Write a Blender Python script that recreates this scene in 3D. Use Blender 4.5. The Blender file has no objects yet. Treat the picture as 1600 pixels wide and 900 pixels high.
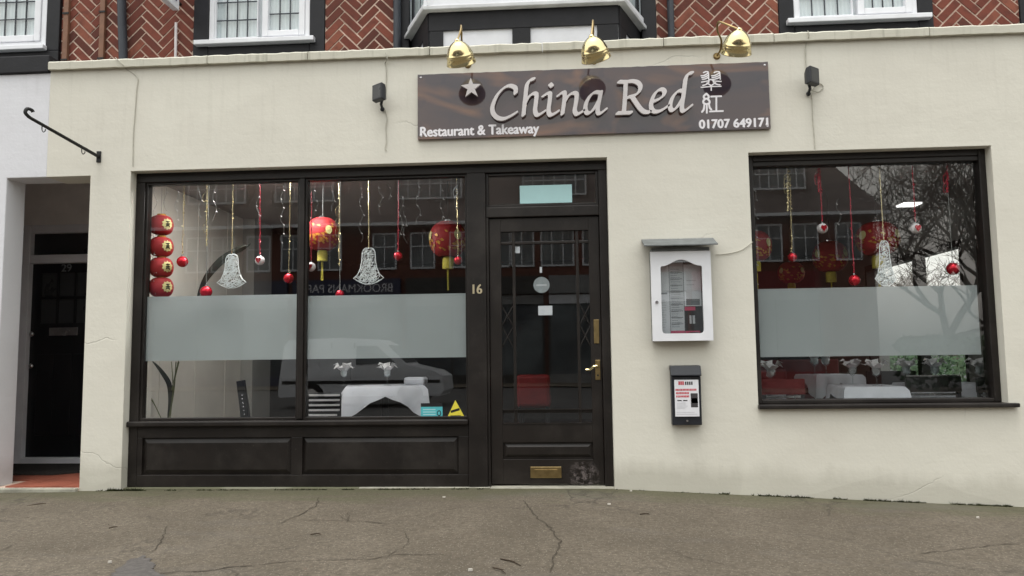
import bpy, bmesh, math, random
import numpy as np
from mathutils import Vector, Matrix, geometry
R = math.radians
random.seed(7)
scene = bpy.context.scene
COL = scene.collection

# ------------------------------------------------------------------ camera
CAM = Vector((0.0, -5.7, 0.957))
FPX, PITCH, YAW, ROLL = 1192.9, 0.08754, 0.065945, -0.012513
_f = Vector((-math.sin(YAW)*math.cos(PITCH), math.cos(YAW)*math.cos(PITCH), math.sin(PITCH)))
_r0 = Vector((math.cos(YAW), math.sin(YAW), 0)); _u0 = _r0.cross(_f)
_r = math.cos(ROLL)*_r0 + math.sin(ROLL)*_u0
_u = -math.sin(ROLL)*_r0 + math.cos(ROLL)*_u0
cam_data = bpy.data.cameras.new("camera")
cam = bpy.data.objects.new("camera", cam_data); COL.objects.link(cam)
cam_data.sensor_width = 36.0; cam_data.lens = FPX/1600*36.0
cam_data.clip_start = 0.05; cam_data.clip_end = 900
cam.matrix_world = Matrix(((_r.x, _u.x, -_f.x, CAM.x), (_r.y, _u.y, -_f.y, CAM.y), (_r.z, _u.z, -_f.z, CAM.z), (0, 0, 0, 1)))
scene.camera = cam

# ------------------------------------------------------------------ sky and sun (overcast winter day)
SUN_EL, SUN_AZ = 76.0, 205.0
world = bpy.data.worlds.new("World"); scene.world = world; world.use_nodes = True
wn = world.node_tree; wn.nodes.clear()
w_out = wn.nodes.new("ShaderNodeOutputWorld"); w_bg = wn.nodes.new("ShaderNodeBackground")
w_sky = wn.nodes.new("ShaderNodeTexSky"); w_sky.sky_type = 'NISHITA'; w_sky.sun_disc = False
w_sky.sun_elevation = R(SUN_EL); w_sky.sun_rotation = R(SUN_AZ)
w_sky.air_density = 4.0; w_sky.dust_density = 3.0; w_sky.ozone_density = 1.0
w_hs = wn.nodes.new("ShaderNodeHueSaturation"); w_hs.inputs['Saturation'].default_value = 0.16
wn.links.new(w_sky.outputs[0], w_hs.inputs['Color']); wn.links.new(w_hs.outputs[0], w_bg.inputs['Color'])
w_bg.inputs['Strength'].default_value = 0.15
wn.links.new(w_bg.outputs[0], w_out.inputs['Surface'])
sun_data = bpy.data.lights.new("sun", 'SUN'); sun_data.energy = 0.55; sun_data.angle = R(28); sun_data.color = (1.0, 0.97, 0.93)
sun = bpy.data.objects.new("sun", sun_data); COL.objects.link(sun)
_sd = Vector((math.sin(R(SUN_AZ))*math.cos(R(SUN_EL)), math.cos(R(SUN_AZ))*math.cos(R(SUN_EL)), math.sin(R(SUN_EL))))
sun.rotation_euler = (-_sd).to_track_quat('-Z', 'Y').to_euler(); sun.location = (0, -10, 20)
scene.view_settings.view_transform = 'Standard'; scene.view_settings.look = 'None'
scene.view_settings.gamma = 1.0; scene.view_settings.use_curve_mapping = False
scene.view_settings.exposure = 0.97
scene.cycles.max_bounces = 7; scene.cycles.diffuse_bounces = 4; scene.cycles.glossy_bounces = 3; scene.cycles.transparent_max_bounces = 12
scene.render.resolution_x = 1024; scene.render.resolution_y = 576

def at(px, py, Y=0.0):
    """the point of the vertical plane y = Y that lies on the sight line of a photo pixel"""
    v = _f*FPX + (px-800)*_r + (450-py)*_u
    return CAM + v*((Y-CAM.y)/v.y)
def on_ground(px, py, lift=0.0):
    v = _f*FPX + (px-800)*_r + (450-py)*_u
    t = 0.002
    while True:
        p = CAM + v*t
        if p.z <= gz(p.x, p.y): break
        t += 0.00002
    return Vector((p.x, p.y, gz(p.x, p.y)+lift))
def lerp_tab(tab, x):
    if x <= tab[0][0]: return tab[0][1]
    for (a, va), (b, vb) in zip(tab, tab[1:]):
        if x <= b: return va+(vb-va)*(x-a)/(b-a)
    return tab[-1][1]
BASE = [(-6, -.05), (-4.3, -.038), (-3.3, -.031), (-.3, -.020), (.35, -.023), (1.45, -.074), (3.2, -.15), (8, -.34), (12, -.4)]
def gz(x, y):
    return lerp_tab(BASE, x) - 0.02*max(0.0, -y) if y < 0 else lerp_tab(BASE, x)

# ------------------------------------------------------------------ materials
MATS = {}
class NT:
    def __init__(s, name):
        s.m = bpy.data.materials.new(name); s.m.use_nodes = True; s.t = s.m.node_tree; s.t.nodes.clear()
        s.out = s.n("ShaderNodeOutputMaterial"); MATS[name] = s.m
    def n(s, typ, **kw):
        nd = s.t.nodes.new(typ)
        for k, v in kw.items():
            if k in nd.inputs.keys(): nd.inputs[k].default_value = v
            else: setattr(nd, k, v)
        return nd
    def l(s, a, b): s.t.links.new(a, b)
    def coord(s, kind='Object', scale=(1, 1, 1)):
        c = s.n("ShaderNodeTexCoord"); mp = s.n("ShaderNodeMapping"); mp.inputs['Scale'].default_value = scale
        s.l(c.outputs[kind], mp.inputs['Vector']); return mp.outputs[0]
    def pos(s, scale=(1, 1, 1)):
        c = s.n("ShaderNodeNewGeometry"); mp = s.n("ShaderNodeMapping"); mp.inputs['Scale'].default_value = scale
        s.l(c.outputs['Position'], mp.inputs['Vector']); return mp.outputs[0]
    def noise(s, vec, scale, detail=4, rough=.55, dist=0):
        nd = s.n("ShaderNodeTexNoise", Scale=scale, Detail=detail, Roughness=rough, Distortion=dist); s.l(vec, nd.inputs['Vector']); return nd.outputs['Fac']
    def ramp(s, fac, stops):
        nd = s.n("ShaderNodeValToRGB"); e = nd.color_ramp.elements
        while len(e) < len(stops): e.new(0.5)
        for el, (p, c) in zip(e, stops):
            el.position = p; el.color = (c[0], c[1], c[2], 1) if hasattr(c, '__len__') else (c, c, c, 1)
        s.l(fac, nd.inputs['Fac']); return nd.outputs['Color']
    def mix(s, fac, a, b, mode='MIX'):
        nd = s.n("ShaderNodeMix", data_type='RGBA', blend_type=mode)
        for sock, v in ((nd.inputs[0], fac), (nd.inputs[6], a), (nd.inputs[7], b)):
            if hasattr(v, 'is_output'): s.l(v, sock)
            elif hasattr(v, '__len__'): sock.default_value = (v[0], v[1], v[2], 1)
            else: sock.default_value = v
        return nd.outputs[2]
    def math(s, op, a, b=0.0, clamp=False):
        nd = s.n("ShaderNodeMath", operation=op, use_clamp=clamp)
        for sock, v in ((nd.inputs[0], a), (nd.inputs[1], b)):
            if hasattr(v, 'is_output'): s.l(v, sock)
            else: sock.default_value = v
        return nd.outputs[0]
    def bsdf(s, col, rough=.6, metal=0, spec=.5, bump=None, bstr=.2, bdist=.01, emit=None, estr=0, coat=0):
        b = s.n("ShaderNodeBsdfPrincipled")
        for k, v in (('Base Color', col), ('Roughness', rough), ('Metallic', metal), ('Specular IOR Level', spec), ('Coat Weight', coat)):
            if hasattr(v, 'is_output'): s.l(v, b.inputs[k])
            elif hasattr(v, '__len__'): b.inputs[k].default_value = (v[0], v[1], v[2], 1)
            else: b.inputs[k].default_value = v
        if emit: b.inputs['Emission Color'].default_value = (*emit, 1); b.inputs['Emission Strength'].default_value = estr
        if bump is not None:
            bp = s.n("ShaderNodeBump", Strength=bstr, Distance=bdist); s.l(bump, bp.inputs['Height']); s.l(bp.outputs[0], b.inputs['Normal'])
        return b
    def done(s, b): s.l(b.outputs[0], s.out.inputs['Surface']); return s.m

def plain(name, col, rough=.6, metal=0, spec=.5, var=.12, vscale=9, bstr=.08, coat=0):
    """one colour with slight mottling and fine relief"""
    t = NT(name); v = t.pos(); n = t.noise(v, vscale, 3)
    c = t.ramp(n, [(.3, [x*(1-var) for x in col]), (.7, [min(1, x*(1+var)) for x in col])])
    r = t.math('ADD', t.math('MULTIPLY', n, .16), rough-.08)
    return t.done(t.bsdf(c, r, metal, spec, t.noise(v, vscale*9, 2) if bstr > .03 else None, bstr, .004, coat=coat))

def painted_wall(name, col, dirt, dstr=.5):
    t = NT(name); v = t.pos()
    n1 = t.noise(v, .9, 6, .6); n2 = t.noise(v, 6, 5)
    c = t.mix(t.math('MULTIPLY', t.ramp(n1, [(.40, 0), (.72, 1)]), .55), col, [col[0]*.90, col[1]*.885, col[2]*.88])
    c = t.mix(t.math('MULTIPLY', t.ramp(n2, [(.5, 0), (.75, 1)]), .16), c, [min(1, x*1.08) for x in col])
    # splash dirt along the base, streaky, and thin grime under the coping
    sep = t.n("ShaderNodeSeparateXYZ"); g = t.n("ShaderNodeNewGeometry"); t.l(g.outputs['Position'], sep.inputs[0])
    base = t.math('ADD', sep.outputs['Z'], t.math('MULTIPLY', t.math('MAXIMUM', sep.outputs['X'], 0.0), .047))
    low = t.math('SUBTRACT', 1.0, t.math('MULTIPLY', t.math('ADD', base, t.math('MULTIPLY', t.noise(t.pos((5, 5, 1)), 1.2, 6), -.22)), 8.5), True)
    c = t.mix(t.math('MULTIPLY', t.math('MAXIMUM', low, 0.0), .75*dstr), c, dirt)
    st = t.noise(t.pos((11, 11, .8)), 1.6, 5, .65)
    hi = t.math('MULTIPLY', t.math('SUBTRACT', sep.outputs['Z'], 2.2, True), .9, True)
    c = t.mix(t.math('MULTIPLY', t.math('MULTIPLY', t.ramp(st, [(.53, 0), (.72, 1)]), hi), .32*dstr), c, dirt)
    sp = t.ramp(t.noise(v, 34, 2, .5), [(.735, 0), (.77, 1)]); c = t.mix(t.math('MULTIPLY', sp, .45*dstr), c, [x*.55 for x in col])
    pt = t.ramp(t.noise(t.pos((.7, 1, 1.6)), 1.5, 1, .5, .8), [(.56, 0), (.585, 1)]); c = t.mix(t.math('MULTIPLY', pt, .16), c, [min(1, x*1.10) for x in col])
    # hairline cracks
    w = t.n("ShaderNodeTexVoronoi", feature='DISTANCE_TO_EDGE', Scale=.75)
    nv = t.n("ShaderNodeTexNoise", Scale=2.2, Detail=6); t.l(v, nv.inputs['Vector'])
    mv = t.n("ShaderNodeMix", data_type='VECTOR'); mv.inputs[0].default_value = .28; t.l(v, mv.inputs[4]); t.l(nv.outputs['Color'], mv.inputs[5]); t.l(mv.outputs[1], w.inputs['Vector'])
    cr = t.ramp(w.outputs['Distance'], [(.0, 1), (.0035, 0)])
    gate = t.ramp(t.noise(v, .7, 2), [(.56, 0), (.62, 1)])
    cf = t.math('MULTIPLY', cr, gate)
    c = t.mix(t.math('MULTIPLY', cf, .35), c, [x*.45 for x in col])
    # faint courses of the painted brick below the paint
    bt = t.n("ShaderNodeTexBrick", Scale=1.0, **{'Mortar Size': .012, 'Brick Width': .225, 'Row Height': .075, 'Mortar Smooth': .9})
    cx = t.n("ShaderNodeCombineXYZ"); t.l(sep.outputs['X'], cx.inputs[0]); t.l(sep.outputs['Z'], cx.inputs[1]); t.l(cx.outputs[0], bt.inputs['Vector'])
    h = t.math('ADD', t.math('MULTIPLY', bt.outputs['Fac'], -.018), t.math('ADD', t.noise(v, 4, 4), t.math('MULTIPLY', t.noise(v, 45, 4), .22)))
    h = t.math('SUBTRACT', h, t.math('MULTIPLY', cf, .3))
    return t.done(t.bsdf(c, .62, 0, .35, h, .42, .012))

painted_wall("cream_paint", (.66, .64, .562), (.26, .245, .19))
painted_wall("white_paint", (.67, .675, .705), (.30, .29, .27))
painted_wall("coping_paint", (.57, .555, .47), (.12, .12, .075), 1.4)
def worn_wood(name, col, spec):
    t = NT(name); v = t.pos(); n = t.noise(v, 5, 4)
    c = t.ramp(n, [(.3, [x*.75 for x in col]), (.7, [x*1.25 for x in col])])
    dust = t.noise(v, 2.3, 7, .7); c = t.mix(t.math('MULTIPLY', t.ramp(dust, [(.50, 0), (.72, 1)]), .10), c, (.16, .14, .12))
    sc = t.noise(v, 48, 3, .6); c = t.mix(t.math('MULTIPLY', t.ramp(sc, [(.68, 0), (.74, 1)]), .22), c, (.14, .12, .10))
    gr = t.noise(t.pos((60, 60, 4)), 1.0, 3); r = t.math('ADD', t.math('MULTIPLY', dust, .35), .27)
    t.done(t.bsdf(c, r, 0, spec, t.math('ADD', t.math('MULTIPLY', gr, .5), n), .22, .004))
worn_wood("dark_wood", (.0115, .0088, .0075), .34); worn_wood("door_wood", (.013, .0098, .008), .34)
plain("black_timber", (.012, .012, .0145), .55, 0, .3, .3, 6, .25)
plain("upvc", (.74, .75, .78), .35, 0, .5, .05, 6, .02)
plain("grey_sill", (.55, .56, .57), .5, 0, .4, .12, 6, .05)
plain("white_panel", (.66, .67, .71), .6, 0, .4, .07, 5, .05)
plain("mortar", (.62, .48, .39), .9, 0, .2, .2, 25, .4)
plain("brass", (.78, .66, .37), .16, 1, .5, .06, 4, .01)
plain("dull_brass", (.32, .235, .11), .38, 1, .5, .2, 20, .03)
plain("copper_brown", (.20, .10, .06), .6, 0, .4, .2, 10, .1)
plain("pipe_grey", (.035, .04, .05), .5, 0, .4, .15, 10, .1)
plain("pipe_white", (.62, .58, .58), .5, 0, .4, .1, 10, .05)
plain("black_plastic", (.012, .014, .019), .42, 0, .5, .15, 20, .04)
plain("black_iron", (.018, .018, .018), .5, .4, .5, .3, 30, .2)
plain("cable_cream", (.47, .455, .39), .7, 0, .3, .15, 20, .05)
plain("cable_dark", (.07, .07, .065), .6, 0, .3, .15, 20, .05)
plain("letter_face", (.60, .57, .57), .38, 0, .5, .05, 6, .02)
plain("print_white", (.78, .76, .79), .45, 0, .4, .03, 6, .01)
plain("slate_lead", (.13, .14, .14), .6, 0, .4, .2, 12, .2)
plain("red_tile", (.25, .075, .045), .62, 0, .4, .22, 4, .12)
plain("mat_dark", (.035, .032, .03), .95, 0, .1, .3, 60, .6)
plain("stone_step", (.30, .29, .24), .85, 0, .2, .25, 10, .3)
plain("passage_wall", (.82, .78, .76), .8, 0, .2, .1, 4, .1)
plain("shade_white", (.74, .74, .78), .5, 0, .4, .06, 5, .03)
plain("black_gloss", (.008, .008, .010), .32, 0, .5, .2, 5, .05)
plain("dark_glass_back", (.035, .036, .038), .3, 0, .5, .1, 5, .01)
plain("steel", (.55, .55, .56), .25, 1, .5, .1, 20, .02)
plain("interior_cream", (.60, .56, .50), .75, 0, .2, .06, 3, .04)
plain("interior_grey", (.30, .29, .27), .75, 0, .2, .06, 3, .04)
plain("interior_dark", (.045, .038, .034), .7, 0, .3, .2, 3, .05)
plain("ceiling_paint", (.36, .33, .31), .85, 0, .2, .05, 3, .03)
plain("carpet", (.05, .022, .020), .95, 0, .1, .3, 30, .4)
plain("maroon", (.13, .018, .018), .55, 0, .4, .2, 8, .1)
plain("chair_black", (.012, .011, .012), .45, 0, .5, .2, 15, .1)
plain("cloth_white", (.78, .78, .83), .85, 0, .2, .05, 6, .08)
plain("napkin_white", (.86, .83, .83), .85, 0, .2, .06, 14, .08)
plain("lantern_red", (.34, .012, .016), .68, 0, .5, .15, 10, .05)
plain("lantern_gold", (.55, .24, .035), .4, .25, .5, .25, 30, .05)
plain("number_brass", (.40, .34, .22), .45, 0, .5, .1, 20, .02)
plain("armchair_red", (.20, .012, .012), .6, 0, .3, .15, 10, .1)
plain("emblem_pale", (.62, .54, .24), .55, 0, .3, .1, 40, .05)
plain("tassel_yellow", (.50, .42, .06), .6, 0, .3, .15, 40, .1)
plain("bauble_red", (.62, .012, .03), .12, .55, .5, .05, 5, .0)
plain("bauble_white", (.72, .66, .66), .4, 0, .5, .06, 30, .1)
plain("tinsel_gold", (.72, .60, .34), .25, .8, .5, .2, 60, .1)
plain("ribbon_red", (.45, .015, .04), .4, .1, .5, .2, 40, .1)
plain("wicker_white", (.86, .88, .88), .7, 0, .3, .08, 40, .1)
plain("wire_clear", (.20, .20, .19), .4, 0, .5, .1, 30, .05)
plain("leaf_dark", (.014, .016, .010), .5, 0, .4, .3, 20, .1)
plain("stem_green", (.10, .11, .04), .5, 0, .4, .3, 20, .1)
plain("sticker_teal", (.08, .42, .46), .4, 0, .5, .08, 40, .02)
plain("sticker_yellow", (.72, .62, .06), .4, 0, .5, .06, 40, .02)
plain("sticker_black", (.01, .01, .012), .4, 0, .5, .1, 40, .02)
plain("sticker_grey", (.30, .32, .33), .5, 0, .4, .1, 40, .02)
plain("notice_blue", (.40, .62, .63), .55, 0, .3, .03, 10, .02)
plain("paper_white", (.70, .70, .73), .7, 0, .3, .04, 20, .02)
plain("paper_grey", (.50, .51, .53), .7, 0, .3, .08, 20, .02)
plain("print_grey", (.20, .21, .22), .7, 0, .3, .1, 20, .02)
plain("print_dark", (.05, .045, .048), .6, 0, .3, .2, 20, .02)
plain("print_red", (.50, .05, .07), .6, 0, .3, .15, 20, .02)
plain("print_pink", (.55, .10, .17), .6, 0, .3, .1, 20, .02)
plain("twig", (.045, .032, .022), .9, 0, .2, .3, 60, .4)
plain("bark", (.13, .11, .095), .9, 0, .2, .3, 5, .5)
plain("van_white", (.72, .73, .76), .3, 0, .5, .03, 2, .01, coat=.5)
plain("tyre", (.02, .02, .02), .85, 0, .3, .2, 20, .3)
plain("brick_far", (.15, .062, .045), .85, 0, .2, .25, 3, .2)
plain("roof_far", (.13, .105, .098), .85, 0, .2, .25, 2, .2)
plain("fascia_navy", (.025, .03, .07), .4, 0, .5, .1, 2, .02)
plain("fascia_dark", (.03, .028, .026), .4, 0, .5, .1, 2, .02)
plain("fascia_grey", (.20, .20, .20), .4, 0, .5, .1, 2, .02)
plain("fascia_red", (.20, .02, .02), .4, 0, .5, .1, 2, .02)
plain("asphalt", (.055, .054, .053), .9, 0, .3, .25, 2, .4)
plain("kerb_stone", (.26, .25, .23), .85, 0, .2, .2, 6, .3)
plain("crack_dark", (.060, .051, .040), .95, 0, .1, .3, 30, .3)
plain("patch_tar", (.088, .080, .074), .9, 0, .3, .25, 40, .6)
plain("pebble_pale", (.5, .47, .42), .8, 0, .2, .2, 40, .2)
plain("blue_board", (.10, .14, .24), .45, 0, .4, .1, 6, .02)

def brick_mat():
    t = NT("red_brick"); v = t.pos(); oi = t.n("ShaderNodeObjectInfo")
    c = t.ramp(oi.outputs['Random'], [(0, (.10, .034, .025)), (.35, (.155, .045, .031)), (.7, (.20, .060, .040)), (1, (.25, .088, .056))])
    c = t.mix(t.math('MULTIPLY', t.ramp(t.noise(v, 18, 6), [(.45, 0), (.7, 1)]), .5), c, (.075, .032, .026))
    t.done(t.bsdf(c, .85, 0, .25, t.noise(v, 70, 6), .55, .005))
brick_mat()

def glass_mat(name, base=.10, tint=(.90, .93, .93)):
    t = NT(name)
    lw = t.n("ShaderNodeLayerWeight", Blend=.5)
    f = t.math('ADD', t.math('MULTIPLY', t.math('POWER', lw.outputs['Facing'], 5.0), .9), base, True)
    tr = t.n("ShaderNodeBsdfTransparent"); tr.inputs[0].default_value = (*tint, 1)
    gl = t.n("ShaderNodeBsdfGlossy"); gl.inputs['Roughness'].default_value = .0; gl.inputs[0].default_value = (1, 1, 1, 1)
    bp = t.n("ShaderNodeBump", Strength=.02, Distance=.01); t.l(t.noise(t.pos(), 1.1, 1), bp.inputs['Height']); t.l(bp.outputs[0], gl.inputs['Normal'])
    mx = t.n("ShaderNodeMixShader"); t.l(f, mx.inputs[0]); t.l(tr.outputs[0], mx.inputs[1]); t.l(gl.outputs[0], mx.inputs[2])
    t.l(mx.outputs[0], t.out.inputs['Surface'])
glass_mat("glass"); glass_mat("glass_upper", .09); glass_mat("glass_case", .08); glass_mat("glass_menu", .22)
def clear_mat():
    t = NT("clear"); tr = t.n("ShaderNodeBsdfTransparent"); t.l(tr.outputs[0], t.out.inputs['Surface'])
clear_mat()
def film_mat():
    t = NT("frost_film"); n = t.noise(t.pos(), 1.3, 3)
    c = t.ramp(n, [(.3, (.55, .585, .59)), (.7, (.66, .69, .69))])
    d = t.n("ShaderNodeBsdfDiffuse"); t.l(c, d.inputs[0])
    tl = t.n("ShaderNodeBsdfTranslucent"); tl.inputs[0].default_value = (.75, .78, .78, 1)
    m1 = t.n("ShaderNodeMixShader"); m1.inputs[0].default_value = .55; t.l(d.outputs[0], m1.inputs[1]); t.l(tl.outputs[0], m1.inputs[2])
    tr = t.n("ShaderNodeBsdfTransparent"); m2 = t.n("ShaderNodeMixShader"); m2.inputs[0].default_value = .10; t.l(m1.outputs[0], m2.inputs[1]); t.l(tr.outputs[0], m2.inputs[2])
    t.l(m2.outputs[0], t.out.inputs['Surface'])
film_mat()
def curtain_mat():
    t = NT("net_curtain"); w = t.n("ShaderNodeTexWave", Scale=9.0, Distortion=2.0); t.l(t.pos((1, 1, .12)), w.inputs['Vector'])
    c = t.ramp(w.outputs['Fac'], [(0, (.62, .66, .68)), (1, (.70, .74, .75))]); t.done(t.bsdf(c, .9, 0, .1, w.outputs['Fac'], .3, .01))
curtain_mat()
def sign_mat():
    t = NT("sign_print"); v = t.pos()
    n = t.noise(t.pos((.55, 1, 1.5)), 1.7, 3, .5, 1.3); n2 = t.noise(t.pos((.45, 1, 1.1)), 2.1, 2, .5, 2.2)
    c = t.ramp(n, [(.25, (.034, .030, .040)), (.45, (.054, .038, .044)), (.6, (.068, .044, .044)), (.8, (.048, .036, .050))])
    c = t.mix(t.math('MULTIPLY', t.ramp(n2, [(.50, 0), (.60, .7), (.63, 1), (.74, 0)]), .60), c, (.24, .115, .06))
    c = t.mix(t.math('MULTIPLY', t.ramp(t.noise(v, 7, 2), [(.64, 0), (.72, 1)]), .35), c, (.03, .025, .04))
    t.done(t.bsdf(c, .05, 0, .62, t.noise(v, 1.6, 1), .03, .01, coat=.0))
sign_mat()
def pavement_mat():
    t = NT("tarmac"); v = t.pos()
    c = t.ramp(t.noise(v, 1.1, 7, .62), [(.28, (.080, .065, .047)), (.5, (.113, .093, .069)), (.72, (.150, .125, .096))])
    c = t.mix(t.math('MULTIPLY', t.ramp(t.noise(v, 38, 5, .7), [(.40, 0), (.62, 1)]), .8), c, (.060, .050, .036))
    vo = t.n("ShaderNodeTexVoronoi", Scale=80.0); t.l(v, vo.inputs['Vector'])
    sp = t.math('MULTIPLY', t.ramp(vo.outputs['Distance'], [(.18, 1), (.36, 0)]), t.ramp(vo.outputs['Color'], [(.52, 0), (.62, 1)]))
    c = t.mix(t.math('MULTIPLY', sp, .38), c, (.38, .34, .28))
    sep = t.n("ShaderNodeSeparateXYZ"); g = t.n("ShaderNodeNewGeometry"); t.l(g.outputs['Position'], sep.inputs[0])
    band = t.math('ADD', t.math('MULTIPLY', sep.outputs['Y'], 1.5), t.math('MULTIPLY', t.math('SUBTRACT', t.noise(t.pos((.8, 3, 1)), 2.3, 5), .5), 1.6))
    moss = t.ramp(t.math('ADD', band, 1.0, True), [(.30, 0), (.85, 1)])
    c = t.mix(t.math('MULTIPLY', moss, .62), c, (.072, .074, .038))
    c = t.mix(t.math('MULTIPLY', t.ramp(t.noise(t.pos((.6, 1.6, 1)), 1.0, 5, .6), [(.55, 0), (.7, 1)]), .35), c, (.12, .11, .102))
    w = t.n("ShaderNodeTexVoronoi", feature='DISTANCE_TO_EDGE', Scale=1.25)
    nv = t.n("ShaderNodeTexNoise", Scale=2.6, Detail=7, Roughness=.65); t.l(v, nv.inputs['Vector'])
    mv = t.n("ShaderNodeMix", data_type='VECTOR'); mv.inputs[0].default_value = .32; t.l(v, mv.inputs[4]); t.l(nv.outputs['Color'], mv.inputs[5]); t.l(mv.outputs[1], w.inputs['Vector'])
    cr = t.ramp(w.outputs['Distance'], [(.0, 1), (.010, 0)]); gate = t.ramp(t.noise(v, .9, 3), [(.47, 0), (.56, 1)])
    cf = t.math('MULTIPLY', cr, gate)
    c = t.mix(t.math('MULTIPLY', cf, .55), c, (.04, .034, .028))
    h = t.math('ADD', t.math('ADD', t.noise(v, 3, 5), t.math('MULTIPLY', t.noise(v, 70, 6), .35)), t.math('SUBTRACT', t.math('MULTIPLY', sp, .10), t.math('MULTIPLY', cf, .35)))
    t.done(t.bsdf(c, .88, 0, .3, h, .7, .02))
pavement_mat()
def moss_mat():
    t = NT("moss"); c = t.ramp(t.noise(t.pos(), 25, 4), [(.3, (.018, .020, .010)), (.7, (.055, .062, .025))]); t.done(t.bsdf(c, .95, 0, .1))
moss_mat()
def hedge_mat():
    t = NT("hedge_leaf"); c = t.ramp(t.noise(t.pos(), 6, 4), [(.3, (.02, .045, .018)), (.7, (.06, .11, .04))]); t.done(t.bsdf(c, .6, 0, .3))
hedge_mat()
def added_panel_mat():
    t = NT("added_panel_glow"); t.done(t.bsdf((.8, .8, .78), .5, emit=(1, .98, .94), estr=30.0))  # strong glow for the unseen panel added inside the left window
added_panel_mat()
def lamp_mat2():
    t = NT("lit_panel_small"); t.done(t.bsdf((.8, .8, .78), .5, emit=(1, .98, .94), estr=1.3))
lamp_mat2()

# ------------------------------------------------------------------ builders
ORG = {}
def org(o): return ORG.get(o.name, Vector((0, 0, 0)))
def tag(o, label, cat=None, group=None, kind=None):
    if label: o['label'] = label
    if cat: o['category'] = cat
    if group: o['group'] = group
    if kind: o['kind'] = kind
    return o
def thing(name, loc, label, cat, group=None):
    o = bpy.data.objects.new(name, None); COL.objects.link(o); o.location = loc; o.empty_display_size = .1
    ORG[o.name] = Vector(loc); return tag(o, label, cat, group)
def link(name, me, mat, parent, loc=None):
    o = bpy.data.objects.new(name, me); COL.objects.link(o)
    for m in (mat if isinstance(mat, (list, tuple)) else [mat]):
        if m and len(me.materials) < (len(mat) if isinstance(mat, (list, tuple)) else 1): me.materials.append(MATS[m])
    if parent is not None:
        o.parent = parent; ORG[o.name] = org(parent).copy()
        if loc is not None: o.location = Vector(loc)-org(parent); ORG[o.name] = Vector(loc)
    elif loc is not None: o.location = loc; ORG[o.name] = Vector(loc)
    return o
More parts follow.
